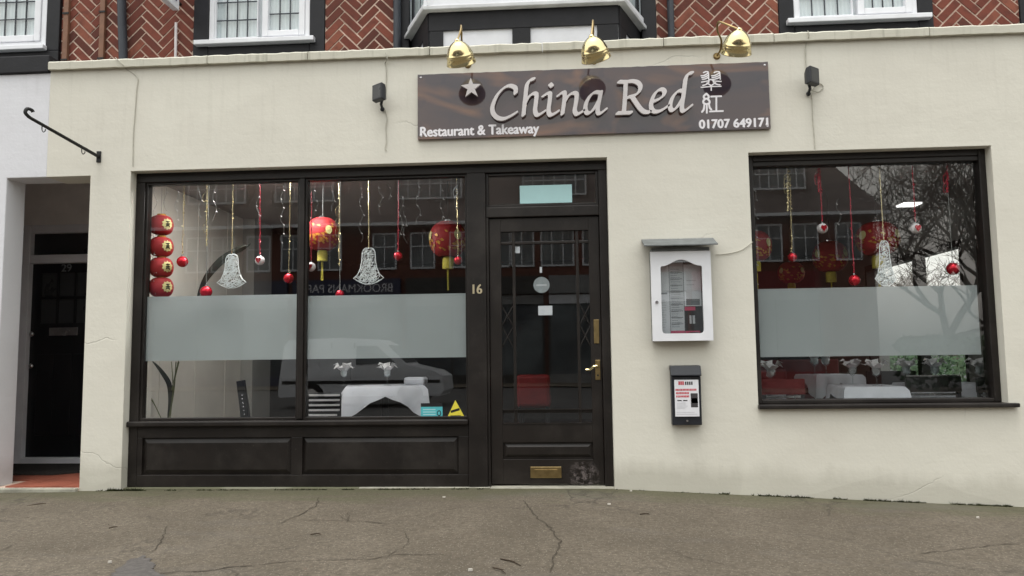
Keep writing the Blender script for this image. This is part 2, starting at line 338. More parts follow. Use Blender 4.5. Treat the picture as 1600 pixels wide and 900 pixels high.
class MB:
    def __init__(s): s.v = []; s.f = []; s.mi = []
    def add(s, vs, fs, mi=0):
        b = len(s.v); s.v += [Vector(p) for p in vs]; s.f += [tuple(i+b for i in f) for f in fs]; s.mi += [mi]*len(fs); return s
    def box(s, x0, x1, y0, y1, z0, z1, mi=0):
        return s.add([(x0, y0, z0), (x1, y0, z0), (x1, y1, z0), (x0, y1, z0), (x0, y0, z1), (x1, y0, z1), (x1, y1, z1), (x0, y1, z1)],
                     [(0, 1, 5, 4), (1, 2, 6, 5), (2, 3, 7, 6), (3, 0, 4, 7), (4, 5, 6, 7), (3, 2, 1, 0)], mi)
    def pane(s, x0, x1, y, z0, z1, t=.006):
        s.add([(x0, y, z0), (x1, y, z0), (x1, y, z1), (x0, y, z1)], [(0, 1, 2, 3)], 0)
        return s.add([(x0, y+t, z0), (x1, y+t, z0), (x1, y+t, z1), (x0, y+t, z1), (x0, y, z0), (x1, y, z0), (x1, y, z1), (x0, y, z1)],
                     [(3, 2, 1, 0), (4, 0, 1, 5), (5, 1, 2, 6), (6, 2, 3, 7), (7, 3, 0, 4)], 1)
    def prism(s, poly, y0, y1, mi=0):
        """poly: (x, z) points, extruded from y0 (front) to y1"""
        n = len(poly); vs = [(x, y0, z) for x, z in poly]+[(x, y1, z) for x, z in poly]
        return s.add(vs, [tuple(range(n)), tuple(range(2*n-1, n-1, -1))]+[(i, i+n, (i+1) % n+n, (i+1) % n) for i in range(n)], mi)
    def plan(s, poly, z0, z1, mi=0):
        """poly: (x, y) points counter clockwise, extruded up"""
        n = len(poly); vs = [(x, y, z0) for x, y in poly]+[(x, y, z1) for x, y in poly]
        return s.add(vs, [tuple(range(n-1, -1, -1)), tuple(range(n, 2*n))]+[(i, (i+1) % n, (i+1) % n+n, i+n) for i in range(n)], mi)
    def tube(s, pts, r, n=8, caps=True, mi=0):
        pts = [Vector(p) for p in pts]; rs = r if hasattr(r, '__len__') else [r]*len(pts)
        vs = []; up = Vector((0.13, 0.31, 0.94)).normalized()
        for i, p in enumerate(pts):
            d = (pts[min(i+1, len(pts)-1)]-pts[max(i-1, 0)])
            d = d.normalized() if d.length > 1e-9 else Vector((0, 0, 1))
            a = d.cross(up); a = a.normalized() if a.length > 1e-4 else d.orthogonal().normalized()
            b = d.cross(a)
            vs += [p+(a*math.cos(2*math.pi*k/n)+b*math.sin(2*math.pi*k/n))*rs[i] for k in range(n)]
        m = len(pts)
        fs = [(i*n+k, (i+1)*n+k, (i+1)*n+(k+1) % n, i*n+(k+1) % n) for i in range(m-1) for k in range(n)]
        if caps: fs += [tuple(range(n)), tuple(range(m*n-1, (m-1)*n-1, -1))]
        return s.add(vs, fs, mi)
    def lathe(s, prof, loc=(0, 0, 0), n=20, rot=None, mi=0):
        vs = []; loc = Vector(loc)
        for rr, z in prof:
            for k in range(n):
                p = Vector((rr*math.cos(2*math.pi*k/n), rr*math.sin(2*math.pi*k/n), z))
                vs.append(loc+(rot @ p if rot else p))
        m = len(prof)
        return s.add(vs, [(i*n+k, i*n+(k+1) % n, (i+1)*n+(k+1) % n, (i+1)*n+k) for i in range(m-1) for k in range(n)], mi)
    def ball(s, c, rx, rz=None, n=16, m=10, mi=0):
        rz = rz or rx
        return s.lathe([(max(1e-4, rx*math.sin(math.pi*i/m)), -rz*math.cos(math.pi*i/m)) for i in range(m+1)], c, n, None, mi)
    def build(s, name, mat, parent=None, smooth=False, bevel=0, base=None):
        vs = s.v
        if parent is not None: o0 = org(parent); loc = None
        else:
            if base is None:
                xs = [v.x for v in vs]; ys = [v.y for v in vs]; zs = [v.z for v in vs]
                base = ((min(xs)+max(xs))/2, (min(ys)+max(ys))/2, min(zs))
            o0 = Vector(base); loc = o0
        me = bpy.data.meshes.new(name)
        me.from_pydata([tuple(v-o0) for v in vs], [], s.f); me.update()
        o = link(name, me, mat, parent, loc)
        if isinstance(mat, (list, tuple)): me.polygons.foreach_set('material_index', s.mi)
        bm = bmesh.new(); bm.from_mesh(me); bmesh.ops.recalc_face_normals(bm, faces=bm.faces) if name not in NOFIX else None; bm.to_mesh(me); bm.free()
        if smooth:
            me.polygons.foreach_set('use_smooth', [True]*len(me.polygons))
            if smooth != 'all': me.set_sharp_from_angle(angle=R(40))
        if bevel:
            b = o.modifiers.new("bevel", 'BEVEL'); b.width = bevel; b.segments = 2; b.limit_method = 'ANGLE'; b.angle_limit = R(40)
        return o
NOFIX = {'pane', 'fanlight_pane'}
def copy_tree(src, loc, rotz=None, scale=None, parent=None):
    c = src.copy(); COL.objects.link(c)
    if parent is not None: c.parent = parent
    else:
        c.location = loc; ORG[c.name] = Vector(loc)
        if rotz is not None: c.rotation_euler = (0, 0, rotz)
        if scale is not None: c.scale = scale if hasattr(scale, '__len__') else (scale,)*3
    for ch in list(src.children):
        copy_tree(ch, None, parent=c)
    return c
def catmull(pts, n=10):
    p = [Vector(pts[0])]+[Vector(q) for q in pts]+[Vector(pts[-1])]; o = []
    for i in range(1, len(p)-2):
        a, b, c, d = p[i-1:i+3]
        for k in range(n):
            t = k/n
            o.append(.5*((2*b)+(c-a)*t+(2*a-5*b+4*c-d)*t*t+(-a+3*b-3*c+d)*t**3))
    o.append(p[-2]); return o
def contours(strokes, nw, nt, ang, step):
    """outline loops of pen strokes drawn with a flat nib (marching squares)"""
    S = [np.array([(q.x, q.y) for q in catmull([(a, b, 0) for a, b in s], 14)]) for s in strokes]
    A = np.concatenate(S); lo = A.min(0)-nw*1.5; hi = A.max(0)+nw*1.5
    xs = np.arange(lo[0], hi[0], step); zs = np.arange(lo[1], hi[1], step)
    X, Z = np.meshgrid(xs, zs); F = np.full(X.shape, -9.0); ca, sa = math.cos(ang), math.sin(ang)
    for x, z in A:
        a = ((X-x)*ca+(Z-z)*sa)/nw; b = (-(X-x)*sa+(Z-z)*ca)/nt
        F = np.maximum(F, 1-np.sqrt(np.sqrt(a**4+b**4)))
    seg = {}
    def ip(p, q):
        (i, j), (k, l) = p, q; fa, fb = F[j, i], F[l, k]; t = fa/(fa-fb)
        return (xs[i]+(xs[k]-xs[i])*t, zs[j]+(zs[l]-zs[j])*t)
    pos = {}
    ins = F > 0
    for j in range(len(zs)-1):
        for i in range(len(xs)-1):
            c = [(i, j), (i+1, j), (i+1, j+1), (i, j+1)]; b = [ins[q[1], q[0]] for q in c]
            if all(b) or not any(b): continue
            ent = []; ext = []
            for k in range(4):
                p, q = c[k], c[(k+1) % 4]; key = (min(p, q), max(p, q))
                if b[k] and not b[(k+1) % 4]: ext.append(key)
                if not b[k] and b[(k+1) % 4]: ent.append(key)
                if b[k] != b[(k+1) % 4]: pos[key] = ip(*key)
            for a_, b_ in zip(ext, ent): seg[a_] = b_
    loops = []
    while seg:
        k0 = next(iter(seg)); k = k0; lp = []
        while k in seg:
            lp.append(pos[k]); k = seg.pop(k)
        if len(lp) > 5: loops.append(lp[::2])
    return loops
def glyph(name, loops, y0, y1, mat, parent):
    area = lambda lp: sum(lp[k-1][0]*lp[k][1]-lp[k][0]*lp[k-1][1] for k in range(len(lp)))/2
    def inside(p, lp):
        k = False
        for i in range(len(lp)):
            (xa, za), (xb, zb) = lp[i-1], lp[i]
            if (za > p[1]) != (zb > p[1]) and p[0] < (xb-xa)*(p[1]-za)/(zb-za)+xa: k = not k
        return k
    big = max(loops, key=lambda l: abs(area(l))); sg = area(big) > 0
    outs = [l for l in loops if (area(l) > 0) == sg]; holes = [l for l in loops if (area(l) > 0) != sg]
    mb = MB()
    for out in outs:
        L = [out]+[h for h in holes if inside(h[0], out)]
        flat = [p for lp in L for p in lp]; tris = geometry.tessellate_polygon([[Vector((x, z, 0)) for x, z in lp] for lp in L])
        n = len(flat); vs = [(x, y0, z) for x, z in flat]+[(x, y1, z) for x, z in flat]; fs = [tuple(t) for t in tris]; b = 0
        for lp in L:
            m = len(lp); fs += [(b+i, b+i+n, b+(i+1) % m+n, b+(i+1) % m) for i in range(m)]; b += m
        mb.add(vs, fs)
    return mb.build(name, mat, parent)
def text(name, body, x0, z0, width, height, y, mat, parent, depth=.001, bold=0.0, turn=False, shear=0, fat=None):
    """lettering on a wall facing -y: x0, z0 lower left corner, stretched to width x height"""
    cu = bpy.data.curves.new(name, 'FONT'); cu.body = body; cu.size = 1; cu.extrude = 0; cu.offset = bold; cu.shear = shear; cu.resolution_u = 4
    tmp = bpy.data.objects.new("tmp", cu); COL.objects.link(tmp); bpy.context.view_layer.update()
    me = bpy.data.meshes.new_from_object(tmp.evaluated_get(bpy.context.evaluated_depsgraph_get()))
    bpy.data.objects.remove(tmp); bpy.data.curves.remove(cu)
    xs = [v.co.x for v in me.vertices]; ys = [v.co.y for v in me.vertices]
    sx = width/(max(xs)-min(xs)); sy = height/(max(ys)-min(ys)); mx, my = min(xs), min(ys)
    o0 = org(parent)
    for v in me.vertices:
        X = x0+(v.co.x-mx)*sx; Z = z0+(v.co.y-my)*sy
        if turn: X = x0+width-(v.co.x-mx)*sx
        v.co = Vector((X, y, Z))-o0
    bm = bmesh.new(); bm.from_mesh(me)
    src = bm.faces[:]
    for k, dxy in enumerate(fat or ()):
        dup = bmesh.ops.duplicate(bm, geom=src+list({e for f in src for e in f.edges})+list({v for f in src for v in f.verts}))
        bmesh.ops.translate(bm, verts=[g for g in dup['geom'] if isinstance(g, bmesh.types.BMVert)], vec=(dxy[0], -.00012*(k+1), dxy[1]))
    ext = bmesh.ops.extrude_face_region(bm, geom=bm.faces[:])
    bmesh.ops.translate(bm, verts=[g for g in ext['geom'] if isinstance(g, bmesh.types.BMVert)], vec=(0, depth if turn else -depth, 0))
    bmesh.ops.recalc_face_normals(bm, faces=bm.faces); bm.to_mesh(me); bm.free()
    return link(name, me, mat, parent)
def clip_poly(poly, x0, x1, z0, z1):
    for ax, lim, sg in ((0, x0, 1), (0, x1, -1), (1, z0, 1), (1, z1, -1)):
        out = []
        for i in range(len(poly)):
            a, b = poly[i-1], poly[i]; da, db = (a[ax]-lim)*sg, (b[ax]-lim)*sg
            if (da >= 0) != (db >= 0):
                t = da/(da-db); out.append((a[0]+(b[0]-a[0])*t, a[1]+(b[1]-a[1])*t))
            if db >= 0: out.append(b)
        poly = out
        if not poly: return []
    return poly
def sheet_with_holes(x0, x1, z0, z1, holes, y0, y1, step=.6):
    """wall slab with rectangular openings: front y0, back y1"""
    xs = sorted({x0, x1, *[h[0] for h in holes], *[h[1] for h in holes]}); zs = sorted({z0, z1, *[h[2] for h in holes], *[h[3] for h in holes]})
    xs = [x for x in xs if x0 <= x <= x1]; zs = [z for z in zs if z0 <= z <= z1]
    solid = lambda i, j: 0 <= i < len(xs)-1 and 0 <= j < len(zs)-1 and not any(h[0] <= (xs[i]+xs[i+1])/2 <= h[1] and h[2] <= (zs[j]+zs[j+1])/2 <= h[3] for h in holes)
    vs = []; fs = []; idx = {}
    def V(i, j, k):
        if (i, j, k) not in idx: idx[(i, j, k)] = len(vs); vs.append((xs[i], y1 if k else y0, zs[j]))
        return idx[(i, j, k)]
    for i in range(len(xs)-1):
        for j in range(len(zs)-1):
            if not solid(i, j): continue
            fs.append((V(i, j, 0), V(i+1, j, 0), V(i+1, j+1, 0), V(i, j+1, 0))); fs.append((V(i, j+1, 1), V(i+1, j+1, 1), V(i+1, j, 1), V(i, j, 1)))
            if not solid(i-1, j): fs.append((V(i, j, 0), V(i, j+1, 0), V(i, j+1, 1), V(i, j, 1)))
            if not solid(i+1, j): fs.append((V(i+1, j, 0), V(i+1, j, 1), V(i+1, j+1, 1), V(i+1, j+1, 0)))
            if not solid(i, j-1): fs.append((V(i, j, 0), V(i, j, 1), V(i+1, j, 1), V(i+1, j, 0)))
            if not solid(i, j+1): fs.append((V(i, j+1, 0), V(i+1, j+1, 0), V(i+1, j+1, 1), V(i, j+1, 1)))
    return MB().add(vs, fs)

# ================================================================== the setting
def grid_sheet(name, xs, ys, zf, mat):
    mb = MB(); nx, ny = len(xs), len(ys)
    mb.add([(x, y, zf(x, y)) for y in ys for x in xs], [(j*nx+i, j*nx+i+1, (j+1)*nx+i+1, (j+1)*nx+i) for j in range(ny-1) for i in range(nx-1)])
    o = mb.build(name, mat, base=(0, 0, 0)); o['kind'] = 'structure'
    o.data.polygons.foreach_set('use_smooth', [True]*len(o.data.polygons)); return o
rng = lambda a, b, s: [a+(b-a)*i/max(1, round((b-a)/s)) for i in range(max(1, round((b-a)/s))+1)]
def wob(x, y): return .010*math.sin(x*1.7+1.3*math.sin(y*1.1))*math.sin(y*1.9+.6) + .005*math.sin(x*4.3+y*2.7)
pavement = grid_sheet("pavement", rng(-14, 14, .2), rng(-6.6, .12, .2), lambda x, y: gz(x, y)+wob(x, y)*min(1, max(0, -y/.6)), "tarmac")
def rz(x): return lerp_tab(BASE, x)-.30
road = grid_sheet("road", rng(-60, 60, 2), [-24, -6.72], lambda x, y: rz(x), "asphalt")
far_pavement = grid_sheet("far_pavement", rng(-60, 60, 2), [-28, -24], lambda x, y: rz(x)+.05, "tarmac")
mb = MB()
for a, b in zip(rng(-14, 14, .9), rng(-14, 14, .9)[1:]):
    za = gz(a+.45, -6.6); mb.box(a, b-.008, -6.72, -6.6, za-.35, za+.004)
kerb = mb.build("kerb", "kerb_stone", base=(0, -6.66, -.5)); kerb['kind'] = 'structure'
mb = MB(); mb.add([(-400, -400, -.85), (400, -400, -.85), (400, 400, -.85), (-400, 400, -.85)], [(0, 1, 2, 3)])
ground = mb.build("ground", "asphalt", base=(0, 0, -.85)); ground['kind'] = 'structure'

# cracks, patch and litter on the tarmac
def crack(pts, w):
    pts = [on_ground(*p) for p in pts]; fine = []
    for a, b in zip(pts, pts[1:]):
        n = max(2, int((b-a).length/.04))
        for k in range(n):
            q = a.lerp(b, k/n); d = (b-a).normalized(); s = Vector((-d.y, d.x, 0)); fine.append((q+s*random.uniform(-.012, .012), s))
    fine.append((pts[-1], s)); mb = MB(); vs = []
    for i, (q, s) in enumerate(fine):
        ww = w*random.uniform(.2, .75)*(1 if 0 < i < len(fine)-1 else .1)
        for sg in (-1, 1):
            p = q+s*ww*sg; vs.append((p.x, p.y, gz(p.x, p.y)+wob(p.x, p.y)*min(1, max(0, -p.y/.6))+.004))
    mb.add(vs, [(2*i, 2*i+2, 2*i+3, 2*i+1) for i in range(len(fine)-1)]); return mb.build("crack", "crack_dark", pavement)
for pts, w in (([(818, 782), (832, 800), (838, 812), (860, 830), (876, 850), (868, 872), (860, 899)], .006),
               ([(500, 776), (495, 790), (460, 808), (430, 820), (400, 822), (360, 830)], .006), ([(460, 812), (520, 813), (580, 816), (610, 820)], .005),
               ([(400, 884), (470, 880), (520, 878), (580, 876), (620, 866), (700, 868)], .005), ([(200, 897), (250, 896), (320, 892), (400, 884)], .008),
               ([(634, 832), (640, 850), (600, 872)], .004), ([(260, 820), (255, 840), (240, 858), (222, 868)], .005), ([(0, 864), (26, 850)], .004),
               ([(60, 864), (85, 856)], .004), ([(1430, 864), (1500, 856), (1570, 852), (1599, 853)], .005), ([(140, 828), (170, 818), (180, 826)], .004),
               ([(1040, 858), (1080, 872), (1150, 884)], .004), ([(545, 800), (545, 815), (530, 805)], .004)):
    crack(pts, w)
pp = [on_ground(*p) for p in ((172, 905), (180, 893), (190, 884), (198, 882), (204, 874), (214, 871), (222, 868), (230, 871), (236, 872), (238, 880), (243, 886), (240, 893), (250, 899), (262, 902), (240, 915), (190, 915))]
mb = MB(); fine = []
for a, b in zip(pp, pp[1:]+pp[:1]):
    for k in range(5): q = a.lerp(b, k/5); fine.append(q+Vector((random.uniform(-.012, .012), random.uniform(-.012, .012), 0)))
mb.add([(p.x, p.y, gz(p.x, p.y)+wob(p.x, p.y)+.005) for p in fine], [tuple(range(len(fine)))]); mb.build("tar_patch", "patch_tar", pavement)
def twig(a, b, r, label):
    pa, pb = on_ground(*a, .005), on_ground(*b, .006); m = pa.lerp(pb, .5)+Vector((.006, .01, .003))
    mb = MB().tube([pa, pa.lerp(m, .6), m, m.lerp(pb, .5), pb], [r, r, r*.9, r*.8, r*.5], 5); mb.tube([m, m+Vector((.018, -.012, .002))], [r*.7, r*.3], 4)
    tag(mb.build("twig", "twig", None), label, "twig", "dead twigs on the pavement")
for a, b, l in (((42, 792), (72, 788), "short dead twig on pavement before the red step"), ((20, 816), (58, 808), "dead twig on tarmac in the lower left corner"),
                ((170, 827), (184, 825), "tiny dead twig on tarmac before the cream pier"), ((485, 838), (502, 837), "thin dead twig lying before the left stallriser panel"),
                ((782, 875), (814, 887), "long dark twig on tarmac at the bottom, below the door"), ((770, 890), (790, 899), "twig at the bottom edge, leftmost of two below the door"),
                ((1000, 805), (1016, 806), "small dead twig on tarmac below the menu case")):
    twig(a, b, .0035, l)
for i, (x, y, l) in enumerate(((172, 881, "pale leaf scrap beside the dark tar patch"), (694, 778, "pale pebble on tarmac before the door post"), (735, 893, "pale litter scrap at the bottom edge"),
                               (952, 789, "pale litter scrap on tarmac right of the doorstep"), (1528, 810, "pale pebble on tarmac below the right window"), (986, 768, "white paint flake at the wall foot right of the door"))):
    p = on_ground(x, y, 0); mb = MB(); pts = [(random.uniform(.7, 1.2)*.011*math.cos(k*.9), random.uniform(.5, 1)*.008*math.sin(k*.9)) for k in range(7)]
    mb.plan([(p.x+a, p.y+b) for a, b in pts], p.z-.002, p.z+.009); tag(mb.build("pebble", "pebble_pale"), l, "litter", "pale scraps on the pavement")
# moss and weeds in the joint at the wall foot
mb = MB(); rr = random.Random(3)
def tuft(x, y, s):
    z = gz(x, y)-.004
    for k in range(rr.randint(3, 7)):
        a = rr.uniform(0, 6.28); l = s*rr.uniform(.5, 1.2); dx, dy = math.cos(a)*l*.8, math.sin(a)*l*.4-.004
        mb.add([(x-.004, y, z), (x+.005, y, z), (x+dx, y+dy, z+l*rr.uniform(.5, 1.1))], [(0, 1, 2)])
for x0, x1, n, s in ((-3.48, -3.2, 140, .022), (-3.3, -2.2, 200, .013), (-2.2, -.6, 260, .014), (.36, 1.2, 90, .008), (1.1, 3.7, 620, .018), (-3.7, -3.4, 30, .014), (-4.4, -3.7, 90, .016)):
    for k in range(n):
        x = rr.uniform(x0, x1)
        if math.sin(x*9)+math.sin(x*23+1) > -.5: tuft(x, -.006+rr.uniform(-.012, .004), s*rr.uniform(.5, 1.3))
tag(mb.build("moss", "moss", None), "dark moss and weeds in the joint at the wall foot", None, None, "stuff")

# ================================================================== restaurant building
bld = thing("restaurant_building", (0, 0, 0), "cream painted restaurant with dark shopfront below herringbone brick upper storey", "building")
SHOP = (-3.375, .355, -1, 2.437); RWIN = (1.405, 3.15, .56, 2.44); PASS = (-4.40, -3.705, -1, 2.41)
o = sheet_with_holes(-4.07, 4.25, -.6, 3.275, [SHOP, RWIN, (-5, -3.705, -1, 2.41)], 0, .25).build("ground_floor_wall", "cream_paint", bld, bevel=.008)
# coping stones with open joints
edges = [-4.07, -2.76, -1.95, -.99, -.12, .80, 1.62, 2.75, 3.62, 4.28]
for a, b in zip(edges, edges[1:]):
    mb = MB(); n = max(2, int((b-a)/.05)); r2 = random.Random(int(a*100))
    vs = []; zt = lambda: 3.343+r2.uniform(-.0035, .0035)
    for i in range(n+1):
        x = a+.003+(b-a-.006)*i/n; z = zt(); yb = -.035+r2.uniform(-.002, .002)
        vs += [(x, yb, 3.275+r2.uniform(-.002, .002)), (x, yb-.002, z-.012), (x, yb+.012, z), (x, .30, z+.01), (x, .30, 3.276)]
    fs = [(i*5+k, i*5+(k+1) % 5, (i+1)*5+(k+1) % 5, (i+1)*5+k) for i in range(n) for k in range(5)]+[(4, 3, 2, 1, 0), tuple(n*5+k for k in range(5))]
    mb.add(vs, fs).build("coping_stone", "coping_paint", bld)
MB().box(-4.07, 4.25, .25, .97, 3.20, 3.27).build("flat_roof", "slate_lead", bld)
MB().box(-4.62, 4.6, .95, 1.15, 2.9, 6.4).build("upper_wall", "black_timber", bld)

# herringbone brick panels
U = .0765; BL, BW = 3*U-.0128, U-.0128; c45 = math.sqrt(.5)
brick_cache = {}
def brick_panel(x0, x1, z0, z1, ph):
    pan = MB().box(x0, x1, .8785, .95, z0, z1).build("brick_panel", "mortar", bld)
    cx, cz = (x0+x1)/2+ph[0], (z0+z1)/2+ph[1]
    for i in range(-40, 40):
        for j in range(-40, 40):
            m = (i-j) % 6
            if m == 0: r = (i*U, j*U, i*U+BL, j*U+BW); kd = 'h'
            elif m == 5: r = (i*U, j*U, i*U+BW, j*U+BL); kd = 'v'
            else: continue
            q = [(r[0], r[1]), (r[2], r[1]), (r[2], r[3]), (r[0], r[3])]
            q = [(cx+(a-b)*c45, cz+(a+b)*c45) for a, b in q]
            cl = clip_poly(q, x0+.002, x1-.002, z0+.002, z1-.002)
            if len(cl) < 3: continue
            ar = abs(sum(cl[k-1][0]*cl[k][1]-cl[k][0]*cl[k-1][1] for k in range(len(cl))))/2
            if ar < .0006: continue
            mx, mz = sum(p[0] for p in q)/4, sum(p[1] for p in q)/4; whole = abs(ar-BL*BW) < 1e-5
            yf = .874+random.uniform(-.0025, .003)
            if whole and kd in brick_cache: me = brick_cache[kd]
            else:
                L = [(a-mx, b-mz) for a, b in cl]; n = len(L)
                vs = [(a, 0, b) for a, b in L]+[(a, .02, b) for a, b in L]
                fs = [tuple(range(n))]+[(k, k+n, (k+1) % n+n, (k+1) % n) for k in range(n)]
                me = bpy.data.meshes.new("brick"); me.from_pydata(vs, [], fs); me.materials.append(MATS["red_brick"])
                bm = bmesh.new(); bm.from_mesh(me); bmesh.ops.recalc_face_normals(bm, faces=bm.faces); bm.to_mesh(me); bm.free()
                if whole: brick_cache[kd] = me
            b = bpy.data.objects.new("brick", me); COL.objects.link(b); b.parent = pan; b.location = (mx, yf, mz)
    return pan
ZB0, ZB1 = 3.42, 4.62
brick_panel(-4.605, -3.335, ZB0, ZB1, (0.02, .01))
brick_panel(-2.105, -1.478, ZB0, ZB1, (.03, .02))
brick_panel(.872, 1.925, ZB0, ZB1-.3, (-.02, .03))
brick_panel(3.227, 3.94, ZB0, ZB1-.3, (.05, 0))
# timbers and pipes of the upper storey
def timber(*b): MB().box(*b).build("timber", "black_timber", bld, bevel=.006)
for x0, x1, z0, z1 in ((-3.333, -3.192, ZB0, 4.7), (-2.245, -2.107, ZB0, 4.7), (-3.190, -2.247, ZB0, 3.795), (-1.476, -1.33, ZB0, 4.7), (.74, .870, ZB0, 4.7),
                       (1.927, 2.055, ZB0, 4.5), (3.101, 3.225, ZB0, 4.5), (2.057, 3.099, ZB0, 3.775), (3.942, 4.1, ZB0, 4.5)):
    timber(x0, x1, .86, .952, z0, z1)
def pipe(name, x0, z0, x1, z1, r, mat, y=.845, collars=()):
    o = MB().tube([(x0, y, z0), (x0+(x1-x0)*.5, y, (z0+z1)/2), (x1, y, z1)], r, 12).build(name, mat, bld, smooth=True)
    for c in collars: MB().tube([(x0, y, c-.02), (x0, y, c+.02)], r*1.3, 12).build("pipe_bracket", mat, o, smooth=True)
for x in (-4.545, -4.195): MB().box(x-.024, x+.024, .838, .873, 3.42, 4.7).build("batten", "copper_brown", bld, bevel=.004)
for x in (-4.545, -4.195):
    for z in (3.72, 4.165): MB().box(x-.03, x+.03, .832, .8375, z-.008, z+.008).build("batten_clip", "black_iron", bld)
pipe("drain_pipe", -3.955, 3.42, -4.035, 4.7, .038, "pipe_grey", .83)
pipe("vent_pipe", -3.487, 3.42, -3.494, 4.035, .012, "pipe_white", .852)
pipe("drain_pipe", -1.432, 3.42, -1.432, 4.7, .034, "pipe_grey", .822)
pipe("drain_pipe", .992, 3.42, .992, 4.7, .030, "pipe_grey", .838)

def leaded(win, x0, x1, z0, z1, nc, dz, y=.905):
    """leaded light: every quarry a pane of its own, lead cames between"""
    rows = []; z = z0
    while z < z1-.02: rows.append((z, min(z+dz, z1))); z += dz
    w = (x1-x0)/nc; L = MB(); mes = {}
    for i in range(nc):
        if i: L.box(x0+i*w-.004, x0+i*w+.004, y-.004, y+.010, z0, z1)
        for k, (a, b) in enumerate(rows):
            key = round(b-a, 4)
            if key not in mes:
                mb = MB().pane(-w/2+.003, w/2-.003, 0, .003, b-a-.003); me = bpy.data.meshes.new("pane"); me.from_pydata([tuple(v) for v in mb.v], [], mb.f)
                me.materials.append(MATS["glass_upper"]); me.materials.append(MATS["clear"]); me.polygons.foreach_set('material_index', mb.mi); mes[key] = me
            p = bpy.data.objects.new("pane", mes[key]); COL.objects.link(p); p.parent = win; p.location = Vector((x0+(i+.5)*w, y, a))-org(win)
            p.rotation_euler = (random.uniform(-.012, .012), 0, random.uniform(-.012, .012))
    for a, b in rows[1:]: L.box(x0, x1, y-.003, y+.009, a-.004, a+.004)
    L.build("lead_came", "pipe_grey", win)
def frame_rect(mb, x0, x1, z0, z1, w, y0, y1, wb=None):
    wb = wb or w
    mb.box(x0, x0+w, y0, y1, z0, z1); mb.box(x1-w, x1, y0, y1, z0, z1); mb.box(x0+w, x1-w, y0, y1, z0, z0+wb); mb.box(x0+w, x1-w, y0, y1, z1-w, z1)
def upper_window(x0, x1, zs, ztop, lights, sill, parent=bld, dz=.172):
    fr = MB(); frame_rect(fr, x0, x1, zs, ztop, .045, .872, .945, .03)
    win = fr.build("window", "upvc", parent, bevel=.005)
    for (a, b, nc, opening) in lights:
        fw = .055 if opening else .012; y = .862 if opening else .88
        f2 = MB(); frame_rect(f2, a, b, zs+.031, ztop-.046, fw, y, .93); f2.build("casement", "upvc", win, bevel=.006)
        leaded(win, a+fw, b-fw, zs+.031+fw, ztop-.046-fw, nc, dz)
    MB().box(x0+.045, x1-.045, .925, .938, zs+.03, ztop-.03).build("net_curtain", "net_curtain", win)
    MB().box(sill[0], sill[1], .80, .945, zs-.045, zs-.002).build("sill", "upvc", win, bevel=.006)
    return win
upper_window(-3.190, -2.247, 3.845, 4.75, [(-3.145, -2.735, 4, False), (-2.690, -2.292, 3, True)], (-3.30, -2.19))
upper_window(2.057, 3.099, 3.825, 4.45, [(2.102, 2.565, 4, False), (2.600, 3.054, 4, True)], (1.985, 3.19))

# bay window
bay = MB().plan([(-1.325, .96), (-1.06, .375), (.495, .375), (.735, .96)], 3.3, 3.795).build("bay_window", "white_panel", bld)
for x0, x1 in ((-1.058, -.945), (-.372, -.222), (.322, .493)): MB().box(x0, x1, .358, .374, 3.3, 3.635).build("bay_timber", "black_timber", bay, bevel=.004)
MB().box(-1.064, .499, .356, .374, 3.636, 3.796).build("bay_timber", "black_timber", bay, bevel=.004)
for sx in (-1, 1):
    A = Vector((-1.06, .375, 0)) if sx < 0 else Vector((.495, .375, 0)); B = Vector((-1.325, .96, 0)) if sx < 0 else Vector((.735, .96, 0))
    d = (B-A).normalized(); nrm = Vector((-abs(d.y), -abs(d.x), 0)) if sx < 0 else Vector((abs(d.y), -abs(d.x), 0)); Lb = (B-A).length
    for s0, s1, z0, z1 in ((.0, .16, 3.3, 3.63), (.36, Lb-.02, 3.3, 3.63), (0, Lb-.02, 3.632, 3.796)):
        q = [A+d*s0+nrm*.002, A+d*s1+nrm*.002, A+d*s1+nrm*.018, A+d*s0+nrm*.018]
        if sx < 0: q = q[::-1]
        MB().plan([(p.x, p.y) for p in q], z0, z1).build("bay_timber", "black_timber", bay)
MB().plan([(-1.42, .95), (-1.105, .30), (.545, .30), (.82, .95)], 3.797, 3.832).build("sill", "grey_sill", bay, bevel=.006)
fr = MB()
